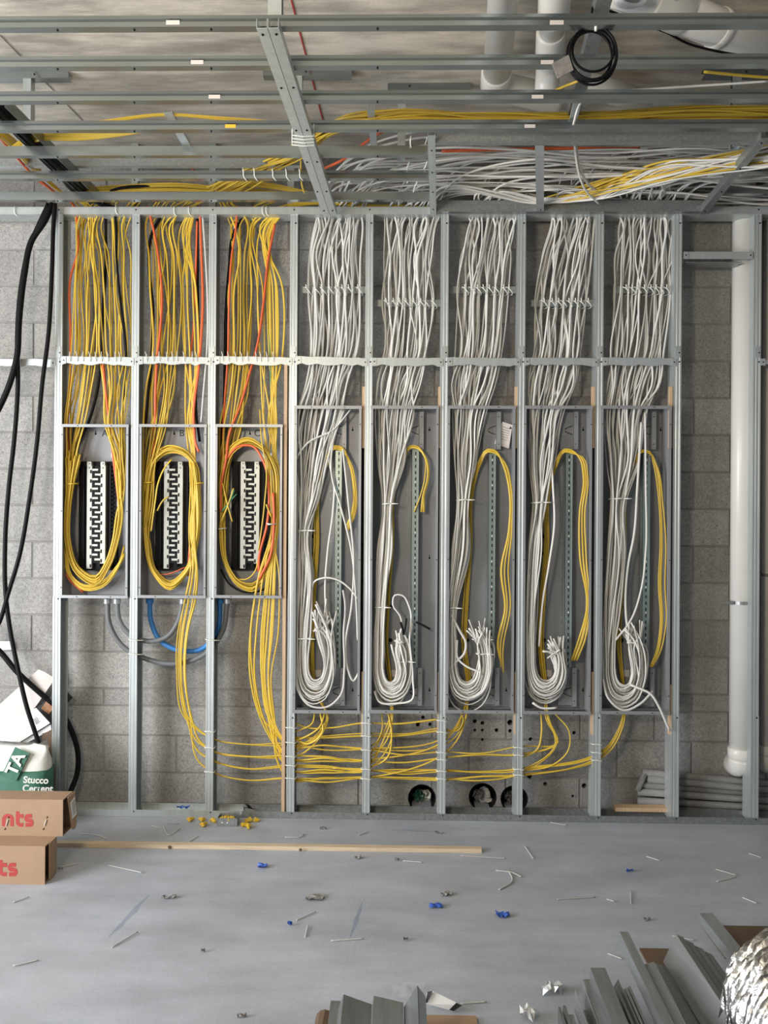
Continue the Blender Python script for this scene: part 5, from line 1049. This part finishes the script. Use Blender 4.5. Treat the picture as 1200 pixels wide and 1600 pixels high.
def carton(x_right_px, y_bot, y_top, zb, label, text, tx, flap):
    Y0 = PZ(40, y_bot, zb).y; x1 = P(x_right_px, y_bot, Y0).x; z1 = P(40, y_top, Y0).z; dp = 0.105; x0 = x1 - 0.62
    t = thing('cardboard_box', label, 'box', ((x0 + x1) / 2, Y0 + dp / 2, zb), 'stacked cardboard boxes')
    th = 0.004
    MB().box(x0, x1, Y0, Y0 + th, zb, z1).build('front_panel', 'cardboard', t); MB().box(x0, x1, Y0 + dp - th, Y0 + dp, zb, z1).build('back_panel', 'cardboard', t)
    MB().box(x0, x1, Y0 + th, Y0 + dp - th, z1 - th, z1).build('top_panel', 'cardboard', t); MB().box(x0, x1, Y0 + th, Y0 + dp - th, zb, zb + th).build('bottom_panel', 'cardboard', t)
    MB().box(x1 - 0.05, x1 - 0.046, Y0 + th, Y0 + dp - th, zb + th, z1 - th).build('inner_flap', 'cardboard_dark', t)
    # open end flap, hinged at the back edge (and torn for the upper box)
    if flap == 'torn':
        p = [(0, 0.0), (0.060, -0.012), (0.066, -0.12), (0.05, -0.128), (0.052, -0.146), (0.03, -0.165), (0.004, -0.168)]
        f0 = lambda q: Vector((x1 + q[0] * 0.6, Y0 + dp - 0.012 - q[0] * 0.55, z1 + q[1])); mbf = MB().prism(p, lambda q: f0(q), lambda q: f0(q) + Vector((0.003, 0.003, 0)))
        mbf = MB().prism([(0.030, 0), (0.104, 0), (0.106, -0.11), (0.092, -0.118), (0.09, -0.142), (0.07, -0.158), (0.044, -0.15)], lambda q: Vector((x1 + 0.002 + 0.30 * -q[1] * 0.35 + 0.004, Y0 + q[0], z1 + q[1])), lambda q: Vector((x1 + 0.006 + 0.30 * -q[1] * 0.35 + 0.004, Y0 + q[0], z1 + q[1])))
        fo = mbf.build('end_flap', 'cardboard', t)
        lb = MB().prism([(0.045, -0.03), (0.094, -0.02), (0.096, -0.10), (0.05, -0.105)], lambda q: Vector((x1 + 0.0065 + 0.105 * -q[1] + 0.004, Y0 + q[0], z1 + q[1])), lambda q: Vector((x1 + 0.0075 + 0.105 * -q[1] + 0.004, Y0 + q[0], z1 + q[1]))).build('address_label', 'paper', fo)
        for q in range(7):
            zz = -0.038 - q * 0.009; MB().bar((x1 + 0.0082 + 0.105 * -zz + 0.004, Y0 + 0.055, z1 + zz), (x1 + 0.0082 + 0.105 * -zz + 0.004, Y0 + 0.088, z1 + zz + 0.006), 0.0008, 0.0028, (0, 0, 1)).build('print_line', 'scrap_grey', fo)
    else:
        MB().prism([(0.032, 0.0), (0.1, 0.002), (0.104, -0.03), (0.104, -(z1 - zb) + 0.02), (0.07, -(z1 - zb) + 0.004), (0.036, -(z1 - zb) + 0.002)], lambda q: Vector((x1 + 0.001, Y0 + q[0], z1 + q[1])), lambda q: Vector((x1 + 0.006, Y0 + q[0], z1 + q[1]))).build('end_flap', 'cardboard', t)
    # red lettering
    sc = (z1 - zb) * 0.66; zbase = zb + (z1 - zb) * (0.26 if flap == 'torn' else 0.22); xx = P(tx, 1280, Y0).x
    for ch in text:
        ps, adv = letter_paths(ch, 0)
        mb = MB()
        for iq, q in enumerate(ps): ribbon(mb, q, 0.205, lambda a, b, h: (xx + a * sc * 0.72, Y0 - h - 0.0004 * iq, zbase + b * sc * 0.78), 0.0001, 0.0008)
        mb.build('letter', 'print_red', t); xx += adv * sc * 0.72
    if flap == 'torn':
        for px in (11, 71):
            c = P(px, 1286, Y0); 
            o = MB().bar((c.x - 0.004, Y0 - 0.003, c.z - 0.012), (c.x + 0.005, Y0 - 0.003, c.z + 0.016), 0.004, 0.003).build('staple', 'paper_warm', t)
            for s in (-1, 1): MB().bar((c.x + s * 0.008 - 0.002, Y0 - 0.001, c.z + s * 0.026 - 0.004), (c.x + s * 0.008 + 0.002, Y0 - 0.001, c.z + s * 0.026 + 0.004), 0.003, 0.003).build('staple_hole', 'black_hole', t)
    return Y0, z1
Y0b, ztop = carton(70, 1382, 1322, 0.0, 'lower brown cardboard box on the floor, red letters ts', 'nts', -21, 'shut')
carton(98, 1306, 1249, ztop, 'upper brown cardboard box with a torn end flap, red letters nts', 'nts', 6, 'torn')

# cement bag
def bag():
    t = thing('cement_bag', 'half empty white and green cement bag behind the cardboard boxes', 'bag', (P(30, 1260, 3.95).x, 3.95, 0))
    x0, x1 = P(-45, 1220, 3.9).x, P(76, 1220, 3.9).x; rz = random.Random(4)
    def skin(za, zb, grow, m, name, rows=9):
        v, f = [], []; n = 20
        for r in range(rows + 1):
            u = r / rows; z = za + (zb - za) * u
            for j in range(n):
                a = 2 * math.pi * j / n; ex = 0.5; cx, sy = math.cos(a), math.sin(a)
                x = (x0 + x1) / 2 + (x1 - x0) / 2 * math.copysign(abs(cx) ** ex, cx) * (1 - 0.10 * (z / 0.4) ** 2) + grow * cx
                y = 3.93 + 0.085 * math.copysign(abs(sy) ** ex, sy) * (1 - 0.45 * (z / 0.36) ** 2) + grow * sy + rz.uniform(-0.004, 0.004)
                cr = 0.010 * max(0, z - 0.2) / 0.15; v.append((x + rz.uniform(-0.003 - cr, 0.003 + cr), y + rz.uniform(-cr, cr) * 0.6, z + (rz.uniform(-0.02, 0.02) if r == rows and zb > 0.3 else 0)))
        for r in range(rows):
            for j in range(n): f.append((r * n + j, r * n + (j + 1) % n, (r + 1) * n + (j + 1) % n, (r + 1) * n + j))
        if zb > 0.25: f.append(tuple(range(rows * n, rows * n + n)))
        f.append(tuple(range(n))[::-1])
        mb = MB(); mb.add(v, f); return mb.build(name, m, t, True)
    zg = P(40, 1208, 3.85).z
    skin(0.0, P(40, 1168, 3.85).z, 0, 'bag_white', 'bag_body'); skin(0.004, zg, 0.008, 'bag_green', 'printed_band', 6)
    yf = 3.818
    text_mesh('Stucco', 0.047, 'bag_white', t, P(36, 1223, yf) , (1, 0, -0.02), (0.08, 0, 1), 'lettering', 0.001, 0.0012)
    text_mesh('Cement', 0.047, 'bag_white', t, P(35, 1236.5, yf), (1, 0, 0.0), (0.03, 0, 1), 'lettering', 0.001, 0.0012)
    # slanted big TA on a green stripe
    A, B = P(14, 1216, 3.848), P(35, 1172, 3.872); MB().bar(A, B, 0.08, 0.003, (0, -1, 0)).build('printed_stripe', 'bag_green', t)
    dr = (B - A).normalized(); text_mesh('TA', 0.085, 'bag_white', t, P(24, 1213, 3.843), dr, Vector((0, -1, 0)).cross(dr) , 'lettering', 0.0012, 0.0025)
bag()
# leaning papers
def sheet(name, pts, m, lab, cat='paper', thick=0.003, parent=None):
    n = Vector((0, thick, 0)); k = len(pts); mb = MB(); mb.add([Vector(p) for p in pts] + [Vector(p) + n for p in pts], [tuple(range(k)), tuple(range(k, 2 * k))[::-1]] + [(i, (i + 1) % k, k + (i + 1) % k, k + i)[::-1] for i in range(k)])
    o = mb.build(name, m, parent)
    if parent is None: tag(o, lab, cat, 'papers leaning in the left corner')
    return o
o = sheet('cardboard_sheet', [P(-60, 1160, 4.12), P(-20, 1118, 4.13), P(60, 1046, 4.16), P(70, 1050, 4.16), P(86, 1060, 4.165), P(60, 1098, 4.15), P(20, 1150, 4.13), P(-20, 1190, 4.12)], 'paper_warm', 'large pale cardboard sheet leaning against the block wall', 'paper', 0.006)
o = sheet('glossy_sleeve', [P(58, 1106, 4.14), P(97, 1073, 4.165), P(113, 1091, 4.17), P(98, 1106, 4.16), P(79, 1134, 4.14)], 'print_black', 'dark glossy printed sleeve sticking out behind the first stud', 'paper', 0.01)
sheet('picture', [P(64, 1107, 4.138), P(72, 1096, 4.142), P(84, 1106, 4.145), P(76, 1116, 4.14)], 'copper_print', '', parent=o, thick=0.002); sheet('picture', [P(98, 1096, 4.158), P(104, 1091, 4.16), P(106, 1096, 4.16), P(98, 1104, 4.158)], 'copper_print', '', parent=o, thick=0.002)
o = sheet('envelope', [P(-40, 1180, 4.06), P(-30, 1158, 4.07), P(10, 1134, 4.08), P(56, 1106, 4.10), P(78, 1130, 4.09), P(30, 1160, 4.07), P(0, 1175, 4.06)], 'paper', 'white envelope on top of the leaning papers', 'paper', 0.004)
for q in range(3): MB().bar(P(52 + q * 2.2, 1123 - q * 1.5, 4.084), P(57 + q * 2.2, 1132 - q * 1.5, 4.084), 0.0015, 0.003, (0, -1, 0)).build('print_line', 'scrap_grey', o)
sheet('envelope', [P(20, 1172, 4.085), P(40, 1155, 4.095), P(79, 1132, 4.105), P(80, 1140, 4.105), P(40, 1162, 4.09), P(24, 1176, 4.085)], 'paper', 'second white envelope peeking out below the top one', 'paper', 0.004)
sheet('cardboard_sheet', [P(66, 1146, 4.10), P(84, 1136, 4.11), P(86, 1262, 4.0), P(60, 1262, 4.0)], 'cardboard_dark', 'dark board standing beside the cement bag', 'paper', 0.01)
sheet('wall_tag', [P(-12, 1002, 4.225), P(18, 1002, 4.225), P(21, 1015, 4.225), P(-12, 1016, 4.225)], 'paper', 'white tag on the block wall behind the black cables', 'tag', 0.016)

# ================================================================== FLOOR ITEMS
# wood lath
A, B = PZ(60, 1321, 0), PZ(752, 1331, 0); t = thing('wood_lath', 'long thin wooden lath lying across the floor', 'lath', tuple((A + B) / 2))
d = (B - A); sd = Vector((-d.y, d.x, 0)).normalized()
MB().bar(A + Vector((0, 0, 0.010)), B + Vector((0, 0, 0.010)), 0.032, 0.019).build('strip', 'wood_lath', t)
for px, py in ((266, 1322), (470, 1326)):
    c = PZ(px, py, 0.01); c.y -= 0.012; mb = MB(); mb.cyl((c.x - 0.0, c.y - 0.001, 0.010), (c.x, c.y - 0.006, 0.010), 0.008, 10, 0.005); mb.build('knot', 'cardboard_dark', t)
# junction box with yellow connectors
c = PZ(357, 1288, 0); t = thing('junction_box', 'small open steel junction box full of yellow wire connectors', 'junction box', (c.x, c.y, 0))
w2, d2, h2 = 0.052, 0.028, 0.042
for bx in ((-w2, w2, -d2, -d2 + 0.002, 0, h2), (-w2, w2, d2 - 0.002, d2, 0, h2 + 0.006), (-w2, -w2 + 0.002, -d2, d2, 0, h2), (w2 - 0.002, w2, -d2, d2, 0, h2), (-w2, w2, -d2, d2, 0, 0.002)):
    MB().box(c.x + bx[0], c.x + bx[1], c.y + bx[2], c.y + bx[3], bx[4] + 0.0005, bx[5] + 0.0005).build('side_panel', 'galvanized_spangle', t)
for dx, r in ((-0.026, 0.004), (0.0, 0.004), (0.026, 0.011)):
    MB().cyl((c.x + dx, c.y - d2, 0.02), (c.x + dx, c.y - d2 - 0.0015, 0.02), r, 14).build('knockout', 'tie_white' if r < 0.01 else 'enclosure_trim', t)
def connector(x, y, z, ang, lab, grp, s=1.0):
    """winged wire connector"""
    t = thing('wire_connector', lab, 'wire connector', (x, y, z), grp); dx, dy = math.cos(ang), math.sin(ang)
    MB().cyl((x, y, z + 0.011 * s), (x + dx * 0.03 * s, y + dy * 0.03 * s, z + 0.009 * s), 0.011 * s, 10, 0.006 * s).build('cap', 'brass_yellow', t)
    MB().bar((x - dy * 0.017 * s, y + dx * 0.017 * s, z + 0.010 * s), (x + dy * 0.017 * s, y - dx * 0.017 * s, z + 0.010 * s), 0.008 * s, 0.005 * s).build('wing', 'brass_yellow', t)
rk = random.Random(12)
for k in range(6): connector(c.x - 0.03 + 0.011 * k, c.y + rk.uniform(-0.012, 0.012), 0.026, rk.uniform(0, 6), 'yellow wire connector inside the junction box', 'connectors in the box', 0.8)
for k, (px, py, wh) in enumerate(((295, 1284, 'alone, farthest left of the box'), (318, 1284, 'next to the box at its left, rear one'), (316, 1292, 'next to the box at its left, front one'), (332, 1284, 'touching the box at its left'), (378, 1292, 'front left of the group right of the box'), (388, 1293, 'front middle of the group right of the box'), (384, 1286, 'middle of the group right of the box'), (391, 1283, 'rear of the group right of the box'), (401, 1285, 'farthest right of the group right of the box'))):
    p = PZ(px, py, 0); connector(p.x, p.y, 0.0005, rk.uniform(0, 6), 'yellow wire connector on the floor, ' + wh, 'connectors on the floor', 1.05)
# slab chips behind the box
p = PZ(382, 1272, 0.05); tag(MB().prism([(-0.03, -0.01), (0.03, -0.016), (0.05, -0.03), (0.02, -0.028), (-0.02, 0.004)], lambda q: (p.x + q[0], YF + 0.02, 0.072 + q[1] - 0.01), lambda q: (p.x + q[0], YF + 0.035, 0.072 + q[1] - 0.01)).build('metal_offcut', 'scrap_grey'), 'bent dark metal offcut resting on the floor track', 'offcut')

# litter: pieces of stripped cable
ST = [((780, 1390), (800, 1378), (795, 1360)), ((775, 1360), (800, 1364), (815, 1370)), ((820, 1322), (833, 1342)), ((463, 1438), (493, 1425)), ((477, 1464), (481, 1446)), ((517, 1470), (567, 1467)), ((870, 1405), (930, 1402)), ((948, 1405), (960, 1409)), ((986, 1412), (986, 1392)), ((175, 1480), (215, 1457)), ((20, 1410), (45, 1402)), ((170, 1352), (222, 1364)), ((90, 1355), (120, 1350)), ((1160, 1402), (1182, 1412)), ((1150, 1370), (1120, 1378)), ((720, 1337), (790, 1342)), ((255, 1290), (265, 1305), (280, 1295)), ((262, 1285), (278, 1287)), ((295, 1315), (310, 1307)), ((125, 1302), (150, 1305), (168, 1311)), ((560, 1305), (575, 1300)), ((445, 1308), (470, 1308), (475, 1303)), ((235, 1290), (250, 1294)), ((1118, 1358), (1150, 1368)), ((1190, 1340), (1170, 1334)), ((860, 1285), (885, 1290)), ((1010, 1338), (1030, 1345)), ((630, 1345), (660, 1348)), ((60, 1500), (20, 1510)), ((1050, 1462), (1085, 1470)), ((720, 1568), (760, 1566)), ((950, 1490), (972, 1499))]
for k, s_ in enumerate(ST):
    pts = [PZ(x, y, 0.0035) for x, y in s_]; pts[len(pts) // 2].z += 0.002
    mb = MB(); mb.tube(curve(pts, 0.01), 0.0024 if k not in (0, 1) else 0.0038, 6); tag(mb.build('cable_offcut', 'cable_offcut', None, True, False), 'pale stripped cable offcut lying loose on the concrete floor', 'offcut', 'cable offcuts on the floor')
def scrap(px, py, w_, h_, m, lab, cat, grp, seed, z=0.012):
    p = PZ(px, py, 0); rr = random.Random(seed); nx, ny = 6, 4; v, f = [], []
    for i in range(nx):
        for j in range(ny): v.append((p.x + w_ * (i / (nx - 1) - 0.5) * rr.uniform(0.75, 1.1), p.y + h_ * (j / (ny - 1) - 0.5) * rr.uniform(0.7, 1.1), 0.001 + z * rr.random()))
    for i in range(nx - 1):
        for j in range(ny - 1): f.append((i * ny + j, (i + 1) * ny + j, (i + 1) * ny + j + 1, i * ny + j + 1))
    n = len(v); v += [(a, b, c + 0.0015) for a, b, c in v]; f2 = [tuple(q + n for q in g)[::-1] for g in f]
    mb = MB(); mb.add(v, f + f2); return tag(mb.build('floor_scrap', m), lab, cat, grp)
for k, (px, py, w_, h_, lab) in enumerate(((410, 1356, 0.045, 0.03, 'near the lath'), (785, 1432, 0.055, 0.04, 'right of centre, most crumpled'), (681, 1418, 0.055, 0.03, 'flat, in the middle of the floor'), (984, 1363, 0.03, 0.015, 'small, at the right'), (286, 1276, 0.07, 0.02, 'on the floor track'), (453, 1447, 0.02, 0.012, 'tiny, left of centre'))):
    o = scrap(px, py, w_, h_, 'blue_tape', 'scrap of blue tape on the floor, ' + lab, 'tape', 'blue tape scraps', 100 + k, 0.018)
    if k == 4: o.location = (o.location.x, YF + 0.01, 0.05)
for k, (px, py, w_, h_, lab) in enumerate(((491, 1404, 0.09, 0.05, 'dark and jagged, left of centre'), (697, 1399, 0.05, 0.03, 'beside the flat blue tape'), (264, 1404, 0.06, 0.02, 'glassy, at the left'), (560, 1342, 0.035, 0.02, 'below the lath'), (95, 1360, 0.02, 0.012, 'beside the lower box'), (505, 1296, 0.035, 0.012, 'close to the floor track'), (685, 1303, 0.04, 0.012, 'near the first sleeve'), (634, 1470, 0.02, 0.012, 'at the middle of the floor'), (378, 1590, 0.03, 0.01, 'at the lower left'), (1011, 1439, 0.03, 0.012, 'near the steel offcuts'), (620, 1345, 0.02, 0.01, 'small, right of the lath scrap'), (317, 1488, 0.015, 0.01, 'tiny, at lower left'))):
    scrap(px, py, w_, h_, 'scrap_grey', 'small grey debris flake on the floor, ' + lab, 'debris', 'debris flakes', 200 + k, 0.014)
scrap(862, 1552, 0.07, 0.04, 'galvanized', 'curled silver scrap on the floor left of the steel offcuts', 'debris', 'debris flakes', 300, 0.04)
# printed wrapper and clear film beside the near tracks
o = sheet('printed_wrapper', [PZ(667, 1552, 0.05), PZ(677, 1549, 0.06), PZ(722, 1571, 0.03), PZ(708, 1580, 0.01), PZ(664, 1568, 0.03)], 'paper', '', parent=None, thick=0.002); tag(o, 'printed white and black wrapper lying behind the near steel tracks', 'wrapper')
o['group'] = 'litter near the camera'
sheet('print_band', [PZ(668, 1550, 0.061), PZ(676, 1548.5, 0.066), PZ(668, 1567, 0.036), PZ(664, 1567, 0.036)], 'print_black', '', parent=o, thick=0.001); sheet('print_band', [PZ(713, 1567, 0.04), PZ(722, 1571, 0.034), PZ(709, 1580, 0.014), PZ(702, 1578, 0.018)], 'print_black', '', parent=o, thick=0.001)
o = scrap(640, 1556, 0.11, 0.10, 'plastic_clear', 'crumpled clear film lying behind the near steel tracks', 'film', 'litter near the camera', 401, 0.02)

# near pile of steel tracks and studs (far ends in view)
def track_piece(xL, xR, yT, z, slope, label, m='galvanized_pile', ht=0.05, L_=1.3, tilt=0.0, skew=0.0, open_='side', grp='steel tracks in the near pile'):
    """channel lying towards the camera; top edge of far end at pixels (xL..xR, yT) at height z"""
    a, b = PZ(xL, yT, z), PZ(xR, yT + slope, z - tilt); Y = (a.y + b.y) / 2
    mid = (a + b) / 2; wd = (b - a).length; ang = math.atan2(-(b.z - a.z) * 1.0, b.x - a.x)
    e = Vector((mid.x + skew * L_, Y - L_, mid.z - 0.10)); 
    up = Vector((math.sin(ang), 0, math.cos(ang)))
    h = ht; t_ = 0.0018
    pr = [(-wd / 2, 0), (wd / 2, 0), (wd / 2, -h), (wd / 2 - t_, -h), (wd / 2 - t_, -t_), (-wd / 2 + t_, -t_), (-wd / 2 + t_, -h), (-wd / 2, -h)]
    if open_ == 'up': pr = [(a_, -h - b_) for a_, b_ in pr]
    t = thing('steel_track', label, 'steel track', tuple(mid), grp)
    MB().beam(pr, mid, e, up).build('channel', m, t)
    return t, mid, e
tp_ = [(518, 531, 1561, .15, 5, 0.0, 'narrow steel track at the left end of the near pile'), (537, 581, 1556, .19, 11, 0.03, 'wide steel track, second from the left in the near pile'), (584, 630, 1557, .19, 8, 0.02, 'wide steel track, third from the left in the near pile')]
for xl_, xr_, yt, z, sl, tl_, lab in tp_: track_piece(xl_, xr_, yt, z, sl, lab, tilt=tl_, ht=0.07)
# the angled one with a high peak
a, b, c_ = PZ(652, 1540, .24), PZ(631, 1573, .16), PZ(664, 1556, .20)
t = thing('steel_track', 'steel track standing on edge with a sharp peak, right end of the near pile', 'steel track', tuple(a), 'steel tracks in the near pile')
for p, q, nm in ((a, b, 'left_flange'), (a, c_, 'right_flange')):
    mb = MB(); off = Vector((0.0, -0.9, -0.06)); n = Vector((0.002, 0, 0)); dn = Vector((0, -0.02, -0.10))
    v = [p, q, q + off, p + off]; mb.add([Vector(x) for x in v] + [Vector(x) + n + Vector((0, 0, -0.002)) for x in v], [(0, 1, 2, 3), (7, 6, 5, 4), (0, 4, 5, 1), (1, 5, 6, 2), (2, 6, 7, 3), (3, 7, 4, 0)]); mb.build(nm, 'galvanized_pile', t)
p = PZ(700, 1592, 0.0); tag(MB().box(p.x - 0.08, p.x + 0.09, p.y - 0.30, p.y, 0.0005, 0.012).build('cardboard_piece', 'cardboard'), 'brown cardboard piece at the lower edge beside the near tracks', 'cardboard')
p = PZ(508, 1592, 0.05); tag(MB().beam([(0.03 * math.cos(q), 0.03 * math.sin(q)) for q in np.linspace(0, 2 * math.pi, 13)[:-1]], (p.x, p.y, 0.05), (p.x - 0.02, p.y - 0.5, 0.04)).build('cardboard_tube', 'cardboard_dark'), 'brown rolled tube at the left of the near pile', 'tube')
p = PZ(823, 1590, 0.02); scrap(823, 1594, 0.05, 0.05, 'paper', 'white paper scrap at the bottom edge of the view', 'paper', 'litter near the camera', 402, 0.05)

# right pile
RP = [(872, 876, 1573, .12, 0, 0.0, 'thin edge of a steel track, left end of the right pile', .08), (879, 884, 1571, .12, 0, 0.0, 'second thin track edge in the right pile', .08), (885, 896, 1585, .11, 0, 0.0, 'low steel track behind the thin edges, right pile', .05), (900, 914, 1547, .17, -4, 0.0, 'steel track third from the left in the right pile', .07), (914, 921, 1533, .17, -6, 0.0, 'steel track edge rising beside the third, right pile', .09), (922, 946, 1510, .22, 4, 0.0, 'wide smeared steel track left of the fine edges, right pile', .10), (947, 966, 1521, .20, 9, 0.02, 'smeared steel track tucked behind the wide one, right pile', .10),
      (962, 970, 1541, .17, -2, 0.0, 'first of the fine track edges in the right pile', .1), (971, 975, 1545, .17, 0, 0.0, 'second of the fine track edges in the right pile', .1), (976, 980, 1543, .17, 0, 0.0, 'third of the fine track edges in the right pile', .1), (981, 985, 1541, .17, 0, 0.0, 'fourth of the fine track edges in the right pile', .1),
      (968, 981, 1456, .25, -1, 0.0, 'tall narrow steel track standing highest in the right pile', .05), (990, 1022, 1511, .22, -8, -0.02, 'wide steel track with a pale edge, middle of the right pile', .05), (1025, 1062, 1506, .19, 12, 0.03, 'dull wide steel track, right of the pale edged one', .05)]
for xl_, xr_, yt, z, sl, tl_, lab, ht in RP: track_piece(xl_, xr_, yt, z, sl, lab, tilt=tl_, ht=ht, skew=0.01, open_='up' if xl_ in (900, 1000, 1027, 947) else 'side', m='galvanized_pile' if xr_ - xl_ > 8 else 'galvanized_pile')
# bundle of nested studs with a punched hole
for k in range(4):
    t, mid, e = track_piece(1056 + k * 15, 1068 + k * 15, 1459 + k * 9, .27 - 0.012 * k, 6, 'nested steel stud, %s of four in the right pile' % ['first', 'second', 'third', 'fourth'][k], tilt=0.010, ht=0.10 if k == 0 else 0.05, skew=0.05)
    if k == 0:
        q = mid.lerp(e, 0.22); wv = 0.0185; MB().box(q.x - 0.0245, q.x - 0.0225, q.y - 0.035, q.y + 0.035, q.z - 0.065, q.z - 0.03).build('punched_hole', 'black_hole', t)
track_piece(1094, 1112, 1428, .10, -3, 'steel track lying apart behind the foil duct', ht=0.04, skew=0.12, L_=0.8)
p = PZ(1120, 1470, 0); tag(MB().box(p.x - 0.02, p.x + 0.30, p.y - 0.12, p.y + 0.10, 0.0005, 0.006).build('cardboard_piece', 'cardboard_dark'), 'brown cardboard sheet on the floor behind the foil duct', 'cardboard')
p = PZ(1050, 1500, 0); tag(MB().box(p.x - 0.10, p.x + 0.12, p.y - 0.2, p.y + 0.06, 0.0005, 0.008).build('cardboard_piece', 'cardboard_dark'), 'brown cardboard sheet under the right pile', 'cardboard')

# foil duct
def duct():
    Rr = 0.235; c = PZ(1240, 1436, 2 * Rr); Yf = c.y; x = P(1240, 1500, Yf).x; rk = random.Random(8)
    t = thing('foil_duct', 'crinkled silver foil duct at the lower right corner', 'duct', (x, Yf - 0.5, 0))
    n, rows = 72, 150; v, f = [], []; L_ = 1.1
    ph = [rk.uniform(0, 6.28) for _ in range(8)]
    for r in range(rows):
        u = r / (rows - 1); y = Yf - L_ * u
        for j in range(n):
            a = 2 * math.pi * j / n
            rid = 0.014 * math.sin(u * 40 * 2 * math.pi + 1.5 * math.sin(2 * a + ph[0]) + 0.9 * math.sin(5 * a + ph[1] + u * 9)) + 0.006 * math.sin(9 * a + ph[2] + 25 * u) * math.sin(u * 61 + ph[3]) + rk.gauss(0, 0.0016)
            rr = Rr - 0.016 + rid - (0.02 * (1 - u * 30) if u < 0.033 else 0)
            v.append((x + rr * math.cos(a), y + 0.03 * math.sin(a + 0.6) + rk.gauss(0, 0.002), Rr + rr * math.sin(a)))
    for r in range(rows - 1):
        for j in range(n): f.append((r * n + j, r * n + (j + 1) % n, (r + 1) * n + (j + 1) % n, (r + 1) * n + j))
    mb = MB(); mb.add(v, f); mb.build('duct_skin', 'foil', t, True, False)
    mb = MB(); mb.tube([(x + (Rr - 0.03) * math.cos(a), Yf - 0.01 + 0.03 * math.sin(a + 0.6), Rr + (Rr - 0.03) * math.sin(a)) for a in np.linspace(0, 2 * math.pi, 40)], 0.006, 6); mb.build('end_ring', 'galvanized', t, True, False)
duct()
